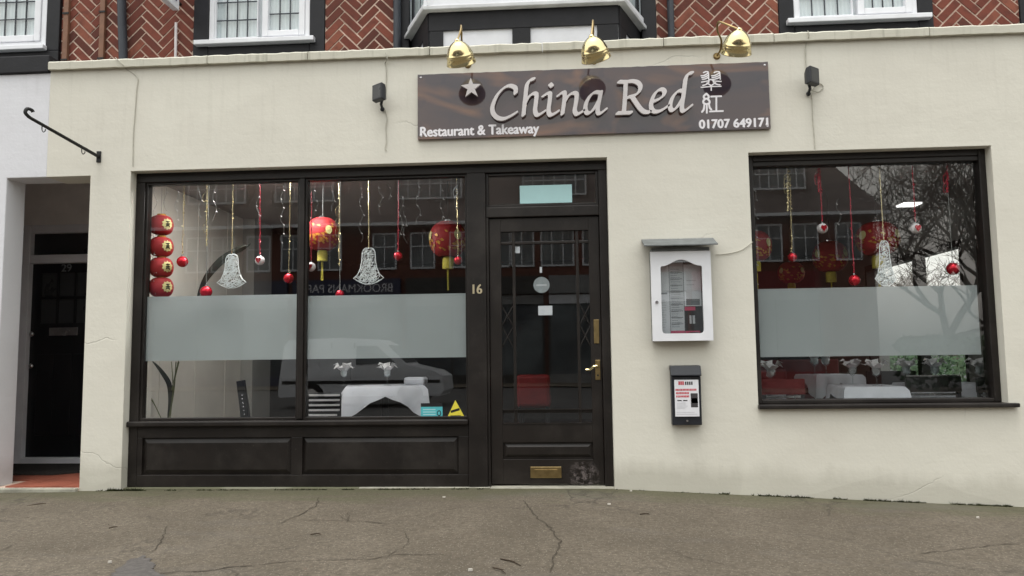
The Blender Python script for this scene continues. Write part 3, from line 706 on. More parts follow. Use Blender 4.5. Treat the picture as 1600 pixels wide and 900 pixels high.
for a, b in (((-1.36, .93), (-1.065, .34)), ((-1.065, .34), (.505, .34)), ((.505, .34), (.77, .93))):
    A, B = Vector((*a, 0)), Vector((*b, 0)); d = (B-A).normalized(); nn = Vector((d.y, -d.x, 0))
    if nn.y > 0: nn = -nn
    n = 3 if B.x-A.x > 1 else 1
    for k in range(n+1):
        c = A.lerp(B, k/n); h = .035; q = [c-d*h-nn*.03, c+d*h-nn*.03, c+d*h+nn*.02, c-d*h+nn*.02]
        fr.plan([(p.x, p.y) for p in (q if True else q[::-1])], 3.834, 4.6)
    q = [A-nn*.03, B-nn*.03, B+nn*.018, A+nn*.018]; fr.plan([(p.x, p.y) for p in q], 3.835, 3.90)
    for k in range(n):
        a2, b2 = A.lerp(B, k/n)+d*.03, A.lerp(B, (k+1)/n)-d*.03; m2 = MB()
        m2.add([(a2.x, a2.y, 3.9), (b2.x, b2.y, 3.9), (b2.x, b2.y, 4.6), (a2.x, a2.y, 4.6)], [(0, 1, 2, 3)]); m2.build("pane", ["glass_upper"], bay)
        ins = -nn*.06; m2 = MB(); m2.add([(p.x, p.y, z) for p in (a2+ins, b2+ins) for z in (3.85, 4.6)], [(0, 2, 3, 1)]); m2.build("net_curtain", "net_curtain", bay)
        for t in (.33, .66):
            c = a2.lerp(b2, t); MB().tube([(c.x, c.y-.003, 3.9), (c.x, c.y-.003, 4.6)], .004, 5).build("lead_came", "pipe_grey", bay)
fr.build("frame", "upvc", bay)

# ------------------------------------------------------------------ shopfront
YF, YG = .080, .125                      # frame face and glass plane
def z_at(py, px, Y): return at(px, py, Y).z
GT, GB = 2.335, .488                     # glass top and bottom
front = MB()
front.box(-3.375, .355, YF, .2, 2.362, 2.437)                     # head
front.box(-3.375, -3.302, YF, .2, -.02, 2.362)                    # left stile
front.box(-.722, -.578, YF-.012, .2, -.02, 2.362)                 # post left of the door
front.box(.290, .355, YF-.004, .2, -.02, 2.362)                   # door jamb right
front.box(-.578, .290, YF, .2, 2.012, 2.092)                      # door head / transom
sf = front.build("shopfront_frame", "dark_wood", bld, bevel=.006)
MB().box(-.578, -.558, YF+.005, .2, -.02, 2.012).build("door_stop", "dark_wood", sf, bevel=.003)
MB().box(-2.045, -2.003, YF, .19, GB, 2.362).build("mullion", "dark_wood", sf, bevel=.006)
for x0, x1 in ((-3.302, -2.045), (-2.003, -.722)):
    w = MB(); frame_rect(w, x0, x1, GB-.005, 2.362, .018, YF+.018, .16); wo = w.build("shop_window", "dark_wood", bld, bevel=.003)
    MB().pane(x0+.016, x1-.016, YG, GB+.01, 2.346).build("pane", ["glass", "clear"], wo)
    zt = 1.452 if x0 < -3 else 1.436
    MB().box(x0+.018, x1-.018, YG+.0075, YG+.0085, .945, zt).build("frosted_film", "frost_film", wo)
# sill and stallriser
MB().box(-3.372, -.7225, .035, .2, .440, .482).build("shop_sill", "dark_wood", sf, bevel=.010)
sr = MB(); sr.box(-3.301, -.723, YF+.022, .2, -.02, .439)
stall = sr.build("stallriser", "dark_wood", bld)
rl = MB()
for b in ((-3.301, -.723, .352, .439), (-3.301, -.723, -.02, .070)): rl.box(b[0], b[1], YF, YF+.021, b[2], b[3])
for b in ((-3.301, -3.262), (-2.085, -1.998), (-.800, -.723)): rl.box(b[0], b[1], YF, YF+.021, .0705, .3515)
rl.build("rail", "dark_wood", stall, bevel=.003)
for x0, x1 in ((-3.262, -2.085), (-1.998, -.800)):
    mb = MB(); y = YF+.020; i = .035
    v = [(x0+.004, y+.001, .075), (x1-.004, y+.001, .075), (x1-.004, y+.001, .347), (x0+.004, y+.001, .347), (x0+i, y-.012, .075+i), (x1-i, y-.012, .075+i), (x1-i, y-.012, .347-i), (x0+i, y-.012, .347-i)]
    mb.add(v, [(4, 5, 6, 7), (0, 1, 5, 4), (1, 2, 6, 5), (2, 3, 7, 6), (3, 0, 4, 7)]); mb.build("panel", "dark_wood", stall)
MB().box(-3.38, -1.55, .03, .2, -.08, -.0205).build("plinth", "coping_paint", bld, bevel=.004)
MB().box(-1.55, -.56, .04, .2, -.08, -.0205).build("plinth", "stone_step", bld, bevel=.004)
MB().box(-.558, .40, .01, .3, -.12, -.018).build("doorstep", "stone_step", bld, bevel=.006)
# fanlight
fw = MB(); frame_rect(fw, -.578, .290, 2.092, 2.362, .022, YF+.02, .16); fl = fw.build("fanlight", "dark_wood", bld, bevel=.004)
MB().pane(-.555, .268, YG-.01, 2.115, 2.339).build("pane", ["glass", "clear"], fl)
a, b = at(812, 290, .10), at(894, 316, .10)
tag(MB().box(a.x, b.x, .1060, .1100, b.z, a.z).build("window_notice", "notice_blue"), "blank pale blue notice stuck in the fanlight above the door", "notice")

# ------------------------------------------------------------------ front door
door = MB()
DX0, DX1, DZ0, DZ1 = -.555, .287, -.005, 2.008; gx0, gx1, gz0, gz1 = -.466, .207, .438, 1.902
YD = .105
door.box(DX0, gx0, YD, YD+.045, DZ0, DZ1); door.box(gx1, DX1, YD, YD+.045, DZ0, DZ1); door.box(gx0, gx1, YD, YD+.045, gz1, DZ1)
door.box(gx0, gx1, YD, YD+.045, .300, gz0); door.box(gx0, gx1, YD, YD+.045, DZ0, .178); door.box(gx0, gx1, YD+.016, YD+.045, .1785, .2995)
dr = door.build("front_door", "door_wood", bld, bevel=.003)
mb = MB(); mb.add([(gx0+.01, YD+.016, .19), (gx1-.01, YD+.016, .19), (gx1-.01, YD+.016, .29), (gx0+.01, YD+.016, .29), (gx0+.035, YD+.004, .212), (gx1-.035, YD+.004, .212), (gx1-.035, YD+.004, .268), (gx0+.035, YD+.004, .268)],
                  [(4, 5, 6, 7), (0, 1, 5, 4), (1, 2, 6, 5), (2, 3, 7, 6), (3, 0, 4, 7)]); mb.build("panel", "door_wood", dr)
MB().pane(gx0-.003, gx1+.003, YD+.022, gz0-.003, gz1+.003).build("pane", ["glass", "clear"], dr)
bx = [-.368, .118]; bz = [.530, 1.815]
for x in bx: MB().box(x-.011, x+.011, YD+.010, YD+.040, gz0, gz1).build("glazing_bar", "door_wood", dr, bevel=.004)
for z in bz:
    for p, q in zip([gx0]+[x+.0115 for x in bx], [x-.0115 for x in bx]+[gx1]): MB().box(p, q, YD+.012, YD+.038, z-.011, z+.011).build("glazing_bar", "door_wood", dr, bevel=.004)
def lattice(x0, x1, z0, z1):
    mb = MB(); 
    for a, b in (((x0, z0), (x1, z1)), ((x0, z1), (x1, z0))): mb.tube([(a[0], YD+.024, a[1]), (b[0], YD+.024, b[1])], .006, 6)
    mb.build("glazing_bar", "door_wood", dr)
for x0, x1 in ((gx0, bx[0]-.011), (bx[1]+.011, gx1)):
    lattice(x0, x1, 1.18, 1.33); lattice(x0, x1, 1.02, 1.17)
for z in (.5405, gz0+.0005): MB().box(gx0, gx1, YD-.004, YD+.012, z, z+.008).build("bead", "grey_sill" if False else "door_wood", dr)
# brass furniture
h = at(934, 578, .10); mb = MB(); mb.box(h.x-.019, h.x+.019, YD-.006, YD-.0005, h.z-.075, h.z+.075); hp = mb.build("handle_plate", "dull_brass", dr, bevel=.004)
MB().tube(catmull([(h.x, YD-.006, h.z+.03), (h.x, YD-.05, h.z+.03), (h.x-.03, YD-.056, h.z+.026), (h.x-.06, YD-.056, h.z+.004), (h.x-.09, YD-.05, h.z+.002)]), .008, 8).build("handle", "brass", hp, smooth=True)
MB().tube([(h.x, YD-.010, h.z-.04), (h.x, YD-.004, h.z-.04)], .007, 10).build("keyhole", "sticker_black", hp)
h = at(932, 518, .10); MB().box(h.x-.020, h.x+.020, YD-.005, YD-.0005, h.z-.09, h.z+.09).build("push_plate", "dull_brass", dr, bevel=.003)
h = at(853, 738, .10); lb = MB().box(h.x-.116, h.x+.116, YD-.010, YD-.0005, h.z-.042, h.z+.042).build("letterbox", "dull_brass", dr, bevel=.004)
MB().box(h.x-.085, h.x+.085, YD-.014, YD-.0105, h.z-.022, h.z+.022).build("flap", "dull_brass", lb, bevel=.003)
# scuffed paint at the door's foot
def scuff_mat():
    t = NT("scuff"); v = t.pos(); n = t.noise(v, 26, 8, .72)
    g = t.n("ShaderNodeNewGeometry"); d = t.n("ShaderNodeVectorMath", operation='DISTANCE'); c0 = at(912, 744, .10)
    t.l(g.outputs['Position'], d.inputs[0]); d.inputs[1].default_value = (c0.x, c0.y, c0.z)
    edge = t.math('SUBTRACT', 1.05, t.math('MULTIPLY', d.outputs['Value'], 8.0), True)
    f = t.math('MULTIPLY', t.ramp(n, [(.47, 0), (.60, 1)]), edge)
    tr = t.n("ShaderNodeBsdfTransparent"); b = t.bsdf(t.ramp(t.noise(v, 60, 4), [(.3, (.07, .055, .05)), (.7, (.20, .17, .165))]), .7, 0, .3)
    mx = t.n("ShaderNodeMixShader"); t.l(f, mx.inputs[0]); t.l(tr.outputs[0], mx.inputs[1]); t.l(b.outputs[0], mx.inputs[2]); t.l(mx.outputs[0], t.out.inputs['Surface'])
scuff_mat()
MB().prism([(at(x, y, .10).x, at(x, y, .10).z) for x, y in ((868, 757), (868, 724), (938, 720), (938, 757))], YD-.0012, YD-.0004).build("worn_paint", "scuff", dr)
dx = at(739, 452, .068); text("house_number", "16", dx.x, at(746, 459, .068).z, at(753, 452, .068).x-dx.x, .072, .0675, "number_brass", bld, .003, 0, fat=((.003, 0), (-.003, 0)))
for nm, px, py, w, hgt, mt, lab in (("door_sticker", 808, 390, .042, .052, "paper_white", "small white square sticker at the top of the door glass"), ("door_sticker", 852, 485, .108, .072, "paper_white", "white card notice in the middle of the door glass")):
    p = at(px, py, .12); tag(MB().box(p.x-w/2, p.x+w/2, .1335, .1350, p.z-hgt/2, p.z+hgt/2).build(nm, mt), lab, "sticker")
p = at(846, 445, .12); mb = MB(); mb.prism([(p.x+.062*math.cos(k*math.pi/16), p.z+.062*math.sin(k*math.pi/16)) for k in range(32)][::1], .1335, .1350); ds = tag(mb.build("door_sticker", "sticker_grey"), "round grey sticker on the door glass above the card", "sticker")
MB().box(p.x-.04, p.x+.04, .1330, .1334, p.z-.008, p.z+.006).build("print_line", "paper_grey", ds)
p = at(845, 421, .12); tag(MB().box(p.x-.009, p.x+.009, .1335, .1350, p.z-.024, p.z+.02).build("door_sticker", "paper_white"), "tiny upright white tag on the door glass above the round sticker", "sticker")

# ------------------------------------------------------------------ right-hand window
w = MB(); frame_rect(w, 1.405, 3.15, .575, 2.44, .050, YF, .2, .030); w.box(1.455, 3.10, YF+.005, .19, 2.352, 2.39)
rw = w.build("shop_window", "dark_wood", bld, bevel=.006)
MB().pane(1.453, 3.102, YG, .602, 2.354).build("pane", ["glass", "clear"], rw)
MB().box(1.456, 3.055, YG+.0075, YG+.0085, .918, 1.428).build("frosted_film", "frost_film", rw)
MB().box(1.400, 3.205, -.045, .2, .545, .5745).build("sill", "dark_wood", rw, bevel=.006)

# ------------------------------------------------------------------ inside the restaurant
FL = -.06; CZ = 2.46
MB().box(-3.43, 3.95, .16, 6.5, -.12, FL).build("dining_floor", "carpet", bld)
MB().box(-3.6, 4.2, .2505, 6.5, CZ, 2.75).build("ceiling", "ceiling_paint", bld)
MB().box(-3.703, -3.43, .2505, 2.25, -.2, CZ).build("party_wall", "interior_cream", bld)
for y in (.62, 1.25, 1.88): MB().box(-3.4295, -3.424, y-.012, y+.012, FL, CZ).build("wall_batten", "interior_cream", bld)
MB().box(-3.703, -3.30, 2.2505, 2.75, -.2, CZ).build("pier", "interior_grey", bld)
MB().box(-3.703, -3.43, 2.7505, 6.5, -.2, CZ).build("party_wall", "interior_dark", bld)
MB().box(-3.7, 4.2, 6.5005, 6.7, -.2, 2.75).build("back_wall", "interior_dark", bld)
# right flank wall with its own window
YS0, YS1, ZS0, ZS1 = 2.08, 4.5, .45, 2.05; YM = 3.1
fk = MB()
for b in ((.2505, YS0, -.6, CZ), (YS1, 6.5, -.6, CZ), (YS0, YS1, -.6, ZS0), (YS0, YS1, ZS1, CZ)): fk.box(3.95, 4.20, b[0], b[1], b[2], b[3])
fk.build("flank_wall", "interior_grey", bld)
fk = MB()
for b in ((YS0, YS0+.05, ZS0, ZS1), (YS1-.05, YS1, ZS0, ZS1), (YM-.05, YM+.05, ZS0, ZS1), (YS0+.05, YM-.05, ZS1-.07, ZS1), (YM+.05, YS1-.05, ZS1-.07, ZS1)): fk.box(3.945, 4.05, *b)
sw = fk.build("side_window", "dark_wood", bld)
for y0, y1 in ((YS0+.04, YM-.04), (YM+.04, YS1-.04)):
    m2 = MB(); m2.add([(4.00, y0, ZS0), (4.00, y1, ZS0), (4.00, y1, ZS1-.06), (4.00, y0, ZS1-.06)], [(0, 1, 2, 3)]); m2.build("pane", ["glass_case"], sw)
MB().box(3.90, 3.949, 1.02, 1.14, FL, 2.3).build("wall_post", "interior_cream", bld)
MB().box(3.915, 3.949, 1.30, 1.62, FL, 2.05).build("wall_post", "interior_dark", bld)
tag(MB().box(3.50, 3.68, 2.25, 2.43, CZ-.015, CZ-.0005).build("light_panel", "lit_panel_small"), "small lit square ceiling panel seen through the right window", "ceiling light", "lit ceiling panels")
tag(MB().box(-2.75, -1.95, .275, .46, CZ-.015, CZ-.0005).build("light_panel", "added_panel_glow"), "unseen glowing panel added above the left window to light the left wall", "ceiling light", "lit ceiling panels")  # added out of view under the ceiling, to brighten the left interior wall

# ================================================================== neighbour with the recessed doorway
nb = thing("neighbour_building", (-5.2, 0, 0), "white painted neighbour with recessed black door at the left edge", "building")
sheet_with_holes(-7.5, -4.0705, -.6, 3.262, [(-4.40, -4.0, -1, 2.41)], 0.003, .22).build("white_wall", "white_paint", nb, bevel=.006)
MB().box(-7.5, -4.075, -.02, .24, 3.263, 3.405).build("beam", "black_timber", nb, bevel=.008)
MB().box(-7.5, -4.625, .90, 1.2, 2.9, 6.4).build("upper_wall", "black_timber", nb)
MB().box(-7.5, -4.608, .845, .899, 3.41, 3.815).build("timber", "black_timber", nb, bevel=.006)
MB().box(-4.735, -4.608, .845, .899, 3.816, 4.9).build("timber", "black_timber", nb, bevel=.006)
fr = MB(); frame_rect(fr, -6.2, -4.737, 3.862, 4.9, .05, .85, .899); nw = fr.build("window", "upvc", nb, bevel=.005)
f2 = MB(); frame_rect(f2, -5.42, -4.79, 3.913, 4.85, .06, .838, .89); f2.build("casement", "upvc", nw, bevel=.006)
leaded(nw, -5.36, -4.85, 3.973, 4.79, 5, .168, .868); leaded(nw, -6.15, -5.425, 3.92, 4.85, 6, .168, .868)
MB().box(-6.15, -4.787, .885, .895, 3.9, 4.86).build("net_curtain", "net_curtain", nw)
MB().box(-6.3, -4.72, .79, .8995, 3.818, 3.860).build("sill", "upvc", nw, bevel=.006)
MB().box(-7.5, -4.075, .2405, .9, 3.2, 3.4).build("flat_roof", "slate_lead", nb)
# passage to the door
YB = 1.2
mb = MB()
for b in ((-6.2, -5.135, -.2, 2.95), (-5.135, -3.705, 2.25, 2.95), (-4.08, -3.705, -.2, 2.25)): mb.box(b[0], b[1], YB, YB+.2, b[2], b[3])
mb.box(-6.2, -6.0, .2205, YB-.0005, -.2, 2.95)
mb.box(-6.0, -3.705, .2205, YB-.0005, 2.8, 2.95)
mb.build("passage_wall", "passage_wall", nb)
fr = MB(); fr.box(-5.135, -5.052, YB-.01, YB+.15, -.011, 2.25); fr.box(-5.052, -4.08, YB-.005, YB+.15, 1.882, 1.962); fr.box(-5.052, -4.08, YB-.005, YB+.15, 2.172, 2.25); fr.box(-5.052, -4.08, YB-.03, YB+.15, -.011, .060); fr.box(-4.19, -4.08, YB-.01, YB+.15, .060, 1.882)
df = fr.build("door_frame", "shade_white", nb, bevel=.005)
MB().box(-5.052, -4.08, YB+.05, YB+.06, 1.962, 2.172).build("transom_pane", "dark_glass_back", df)
x0, x1 = -5.050, -4.192; yd = YB+.04
gxs = [(-4.960, -4.808), (-4.784, -4.632), (-4.608, -4.456)]; gzs = [(1.313, 1.538), (1.568, 1.79)]
lf = sheet_with_holes(x0, x1, .062, 1.880, [(a, b, c, d) for a, b in gxs for c, d in gzs], yd, yd+.04).build("door", "black_gloss", nb, bevel=.003)
for a, b in gxs:
    for c, d in gzs: MB().box(a, b, yd+.014, yd+.02, c, d).build("pane", "dark_glass_back", lf)
    MB().prism([(a-.005, .26), (b+.005, .26), (b+.005, 1.02), (a-.005, 1.02)], yd-.010, yd-.0005).build("panel", "black_gloss", lf, bevel=.008)
a, b = at(78, 512, YB+.04), at(122, 524, YB+.04); MB().box(a.x, b.x, yd-.012, yd-.0005, b.z, a.z).build("letter_plate", "steel", lf, bevel=.003)
for px, py in ((52, 522), (51, 572)):
    p = at(px, py, YB+.03); MB().ball((p.x, yd-.025, p.z), .026).build("door_knob", "steel", lf, smooth='all')
p = at(96, 424, YB+.04); text("door_number", "29", p.x, p.z-.005, .10, .075, yd-.0005, "print_grey", lf, .003, .01)
# red tiled floor, built tile by tile
tf = MB().box(-6.0, -3.7055, .0, YB-.03, -.2, -.012).build("tiled_floor", "mortar", nb)
tm = MB().box(-.0735, .0735, -.0735, .0735, 0, .010); me = bpy.data.meshes.new("tile"); me.from_pydata([tuple(v) for v in tm.v], [], tm.f); me.materials.append(MATS["red_tile"])
for i in range(13):
    for j in range(9):
        x = -3.785-.15*i; y = .09+.15*j
        if x < -4.33 and y < .30: continue
        b = bpy.data.objects.new("tile", me); COL.objects.link(b); b.parent = tf; b.location = Vector((x, y, -.012+random.uniform(0, .0012)))-org(nb)
MB().box(-6, -3.7055, -.045, -.001, -.2, -.008).build("step_edge", "stone_step", nb, bevel=.01)
tag(MB().plan([(-5.15, .55), (-4.30, .55), (-4.10, .70), (-4.10, 1.15), (-5.15, 1.15)], -.0005, .014).build("doormat", "mat_dark"), "dark doormat on the red tiles before the black door", "doormat")

# ================================================================== fascia sign
STROKES = {'C':[[(-0.3265,2.9385),(-0.326,2.9742),(-0.3405,2.9888),(-0.3752,2.9985),(-0.4167,2.9812),(-0.4631,2.934),(-0.4941,2.8741),(-0.5056,2.823),(-0.4932,2.7776),(-0.4587,2.7484),(-0.4149,2.7432),(-0.3671,2.7622),(-0.3248,2.7869)]],'h':[[(-0.1879,3.0442),(-0.2154,3.0358),(-0.2397,2.9992),(-0.2499,2.9264),(-0.2602,2.8425),(-0.2685,2.7663)],[(-0.2563,2.8611),(-0.2347,2.8978),(-0.2024,2.9266),(-0.1768,2.9313),(-0.1679,2.916),(-0.1723,2.8675),(-0.1805,2.8025),(-0.1702,2.7667),(-0.1484,2.7659),(-0.1116,2.7889)]],'i':[[(-0.1151,2.9104),(-0.0839,2.9279),(-0.0658,2.9235),(-0.0684,2.8732),(-0.0788,2.799),(-0.0703,2.7633),(-0.0485,2.7626),(-0.0082,2.7854)],[(-0.0627,2.9983),(-0.0502,2.9847)]],'n':[[(-0.0024,2.9101),(0.027,2.9296),(0.0451,2.9252),(0.0403,2.86),(0.0258,2.7656)],[(0.042,2.8581),(0.0663,2.8964),(0.0994,2.9214),(0.1266,2.9222),(0.1353,2.9051),(0.1288,2.8476),(0.1186,2.7922),(0.1289,2.7621),(0.1488,2.7633),(0.1817,2.7826)]],'a':[[(0.3127,2.9193),(0.274,2.9244),(0.2383,2.8996),(0.2102,2.8541),(0.1984,2.8043),(0.2084,2.7687),(0.2319,2.7679),(0.2668,2.8019),(0.3043,2.8675)],[(0.3182,2.9247),(0.3062,2.8693),(0.2921,2.8048),(0.2931,2.7658),(0.3128,2.7614),(0.3512,2.7898)]],'R':[[(0.4563,2.9988),(0.4994,2.9963)],[(0.5066,2.996),(0.4999,2.9088),(0.4913,2.8164),(0.4865,2.7684)],[(0.4378,2.7572),(0.5382,2.7574)],[(0.4993,2.9926),(0.5444,3.0002),(0.5891,2.9911),(0.6134,2.9605),(0.6051,2.9199),(0.5721,2.8914),(0.5188,2.8766)],[(0.5503,2.8792),(0.5812,2.8281),(0.6104,2.7845),(0.6419,2.7594),(0.6776,2.7582)]],'e':[[(0.7011,2.835),(0.7463,2.8537),(0.7809,2.8784),(0.7925,2.9076),(0.7787,2.9266),(0.7519,2.9257),(0.7189,2.8954),(0.6961,2.8463),(0.6894,2.8003),(0.7028,2.7666),(0.7328,2.7582),(0.7724,2.7716),(0.8123,2.7979)]],'d':[[(0.9314,2.91),(0.8995,2.913),(0.8648,2.8847),(0.8403,2.8412),(0.83,2.7936),(0.8399,2.7674),(0.8613,2.7704),(0.8944,2.8061),(0.93,2.8657)],[(0.9998,3.0464),(0.9729,3.04),(0.9522,3.0055),(0.9412,2.9392),(0.93,2.8657),(0.917,2.7924),(0.9213,2.7591),(0.9427,2.762),(0.9863,2.7955)]],'upper':[[(1.0918,3.058),(1.1097,3.0646),(1.1247,3.0608),(1.1278,3.0422),(1.1279,3.0059)],[(1.0732,3.0337),(1.0973,3.0367),(1.1232,3.0529)],[(1.0765,3.0191),(1.1001,3.0234),(1.1257,3.0357)],[(1.0811,3.0057),(1.1027,3.0089),(1.1264,3.0198)],[(1.1706,3.0551),(1.1884,3.0616),(1.2085,3.0576),(1.2122,3.039),(1.2134,3.0027)],[(1.1514,3.0307),(1.1761,3.0338),(1.2082,3.0497)],[(1.1534,3.0162),(1.1788,3.0205),(1.2107,3.0325)],[(1.1593,3.0028),(1.1821,3.0059),(1.2114,3.0166)],[(1.0754,2.9848),(1.1211,2.9924),(1.1442,3.0034),(1.1677,2.9906),(1.2191,2.9848)],[(1.0833,2.9582),(1.1114,2.9677),(1.1297,2.9855)],[(1.1142,2.9768),(1.145,2.9547)],[(1.1773,2.9771),(1.145,2.9547)],[(1.1611,2.9843),(1.1807,2.9665),(1.2094,2.9589)],[(1.0702,2.9442),(1.1435,2.9481),(1.2165,2.9468)],[(1.1449,2.9527),(1.1438,2.9192)]],'lower':[[(1.1064,2.8943),(1.0868,2.874),(1.0913,2.8594),(1.105,2.855),(1.1203,2.861),(1.1233,2.874),(1.1064,2.8943)],[(1.0962,2.8553),(1.0817,2.8362),(1.0862,2.8203),(1.1049,2.8144),(1.1252,2.8202),(1.1282,2.8345),(1.1151,2.8546)],[(1.0897,2.8136),(1.0834,2.7746),(1.0702,2.7554)],[(1.1074,2.8143),(1.1051,2.7477)],[(1.1237,2.8137),(1.1278,2.7861),(1.1386,2.7714)],[(1.1421,2.8707),(1.215,2.8707)],[(1.1798,2.8694),(1.1758,2.7583)],[(1.1293,2.756),(1.2234,2.7567)]],'star':[[(-0.6672,3.0715),(-0.651,3.0237),(-0.5901,3.0196),(-0.6375,2.9826),(-0.6149,2.9244),(-0.6644,2.9582),(-0.7108,2.9241),(-0.6938,2.9819),(-0.7435,3.0139),(-0.6861,3.0231)]]}
SX0, SX1, SZ0, SZ1 = -1.085, 1.570, 2.612, 3.124
sign = thing("restaurant_sign", ((SX0+SX1)/2, -.02, SZ0), "long brown printed restaurant sign with raised silver lettering above the door", "sign")
mb = MB(); e = random.Random(5); top = []; n = 60
pts = [(SX0+(SX1-SX0)*k/n, SZ0+e.uniform(-.001, .001)) for k in range(n+1)]+[(SX1-(SX1-SX0)*k/n, SZ1+e.uniform(-.0015, .0015)) for k in range(n+1)]
mb.prism(pts, -.026, -.004); mb.build("sign_board", "sign_print", sign)
for x, z in ((SX0+.025, SZ1-.025), (SX0+.025, SZ0+.03), (SX1-.025, SZ1-.025), (SX1-.03, SZ0+.03)):
    MB().ball((x, -.027, z), .008).build("screw", "print_white", sign, smooth='all')
for ch in "ChinaRed":
    k = ch
    glyph("letter_"+ch.lower(), contours(STROKES[k], .0185, .0072, R(38), .0028), -.062, -.040, "letter_face", sign)
    # stand-off pegs hold each letter off the board
    xs = [p[0] for s in STROKES[k] for p in s]; zs = [p[1] for s in STROKES[k] for p in s]
    a = STROKES[k][0][len(STROKES[k][0])//2]; MB().tube([(a[0], -.041, a[1]), (a[0], -.025, a[1])], .005, 6).build("stand_off", "steel", sign)
st = STROKES['star'][0]; mb = MB(); mb.prism(st, -.062, -.040); mb.build("star", "letter_face", sign)
MB().tube([(sum(p[0] for p in st)/10, -.041, sum(p[1] for p in st)/10), (sum(p[0] for p in st)/10, -.025, sum(p[1] for p in st)/10)], .005, 6).build("stand_off", "steel", sign)
glyph("chinese_character", contours(STROKES['upper'], .0044, .0044, 0, .0014), -.0285, -.0262, "print_white", sign)
glyph("chinese_character", contours(STROKES['lower'], .0066, .0066, 0, .0016), -.0285, -.0262, "print_white", sign)
a, b = at(657, 214, -.027), at(842, 210, -.027); text("strapline", "Restaurant & Takeaway", a.x, a.z-.022, b.x-a.x, .098, -.0265, "print_white", sign, .0012, 0, fat=((.004, 0), (-.004, 0), (.002, .003), (.002, -.003)))
a, b = at(1093, 201, -.027), at(1200, 198, -.027); text("phone_number", "01707 649171", a.x, a.z, b.x-a.x, .066, -.0265, "print_white", sign, .0012, 0, fat=((.004, 0), (-.004, 0), (.002, .003), (.002, -.003)))

# ================================================================== brass swan-neck lamps
def brass_lamp(c, rose, neck, tiltx, label):
    """c: middle of the shade, rose: fixing on the wall"""
    t = thing("brass_lamp", rose, label, "lamp", "brass lamps above the sign")
    rx, ry, rz_ = rose
    MB().lathe([(.0001, -.012), (.018, -.012), (.026, -.004), (.028, 0), (.0001, .0)], (rx, ry-.001, rz_), 16, Matrix.Rotation(R(-90), 3, 'X')).build("wall_rose", "dull_brass", t, smooth=True)
    ax = Vector((tiltx, .60, -.80)).normalized(); q = Vector((0, 0, -1)).rotation_difference(ax).to_matrix()
    apex = c-ax*.088
    arm = catmull([(rx, ry-.005, rz_)]+[at(*q) for q in neck]+[(apex.x, apex.y, apex.z)], 10)
    MB().tube(arm, .0075, 8).build("arm", "dull_brass", t, smooth=True)
    prof = [(.0001, .098), (.012, .097), (.016, .090), (.018, .082), (.030, .076), (.052, .060), (.070, .036), (.080, .012), (.084, .0), (.087, -.003), (.087, -.010), (.0855, -.012), (.090, -.019), (.090, -.026), (.0885, -.028), (.094, -.048), (.097, -.066), (.099, -.070),
            (.096, -.068), (.092, -.046), (.083, -.003), (.068, .034), (.050, .057), (.026, .072), (.0001, .074)]
    MB().lathe([(a_*1.10, b_*1.06) for a_, b_ in prof], c, 36, q).build("shade", "brass", t, smooth='all')
    MB().ball(c+ax*.03, .034, .034).build("bulb", "paper_white", t, smooth='all')
    return t
brass_lamp(Vector((-.708, -.40, 3.128)), (-.697, 0, 3.197), ((727, 92, -.08), (722, 70, -.16), (721, 47, -.24), (720.5, 40, -.30), (720, 47, -.37)), .10, "brass swan-neck lamp above the star, leftmost of three")
brass_lamp(Vector((.257, -.40, 3.122)), (.274, 0, 3.190), ((928, 86, -.08), (927, 64, -.16), (927, 40, -.24), (926.5, 32, -.30), (926, 40, -.37)), .22, "brass swan-neck lamp above the gap between the two sign words")
brass_lamp(Vector((1.262, -.40, 3.128)), (1.200, 0, 3.192), ((1126, 77, -.06), (1127, 63, -.12), (1121, 48, -.2), (1122, 35, -.27), (1130, 36, -.33)), -.04, "brass swan-neck lamp with side-bent arm above the Chinese characters")

# ================================================================== small floodlights and cables
def floodlight(p, turn, label):
    t = thing("floodlight", p, label, "floodlight", "small black floodlights")
    m = Matrix.Rotation(turn, 3, 'Z'); c = Vector(p)+Vector((0, -.085, .0))
    mb = MB(); vs = []
    for y, sx, sz in ((-.035, .058, .062), (.0, .058, .062), (.03, .036, .040)):
        vs += [c+m @ Vector((a*sx, y, b*sz-.25*y)) for a, b in ((-1, -1), (1, -1), (1, 1), (-1, 1))]
    mb.add(vs, [(0, 1, 2, 3), (11, 10, 9, 8)]+[(i*4+k, i*4+(k+1) % 4, (i+1)*4+(k+1) % 4, (i+1)*4+k) for i in range(2) for k in range(4)]); mb.build("housing", "black_plastic", t, bevel=.005)
    mb = MB(); vs = [c+m @ Vector((a*.046, -.0362, b*.050+.008)) for a, b in ((-1, -1), (1, -1), (1, 1), (-1, 1))]; mb.add(vs, [(0, 1, 2, 3)]); mb.build("lens", "dark_glass_back", t)
    MB().tube([c+m @ Vector((.0, .02, -.03)), Vector(p)+Vector((0, -.06, -.075)), Vector(p)+Vector((0, -.02, -.10)), Vector(p)+Vector((0, -.001, -.10))], .011, 6).build("bracket", "black_plastic", t)
    MB().ball(Vector(p)+Vector((.0, -.02, -.10)), .018, .018, 8, 6).build("wall_plate", "black_plastic", t)
floodlight((-1.362, 0, 2.962), R(-38), "small black floodlight on the wall left of the sign")
floodlight((1.858, 0, 2.970), R(40), "small black floodlight with looped cable right of the sign")
def cable(pts, r, mat, label, y=-.006):
    P = [at(p[0], p[1], 0) if len(p) == 2 else Vector((at(p[0], p[1], p[2]))) for p in pts]
    P = [Vector((p.x, (y if len(q) == 2 else q[2]), p.z)) for p, q in zip(P, pts)]
    tag(MB().tube(catmull(P, 6), r, 6).build("cable", mat, None, smooth=True), label, "cable", "cables run over the wall")
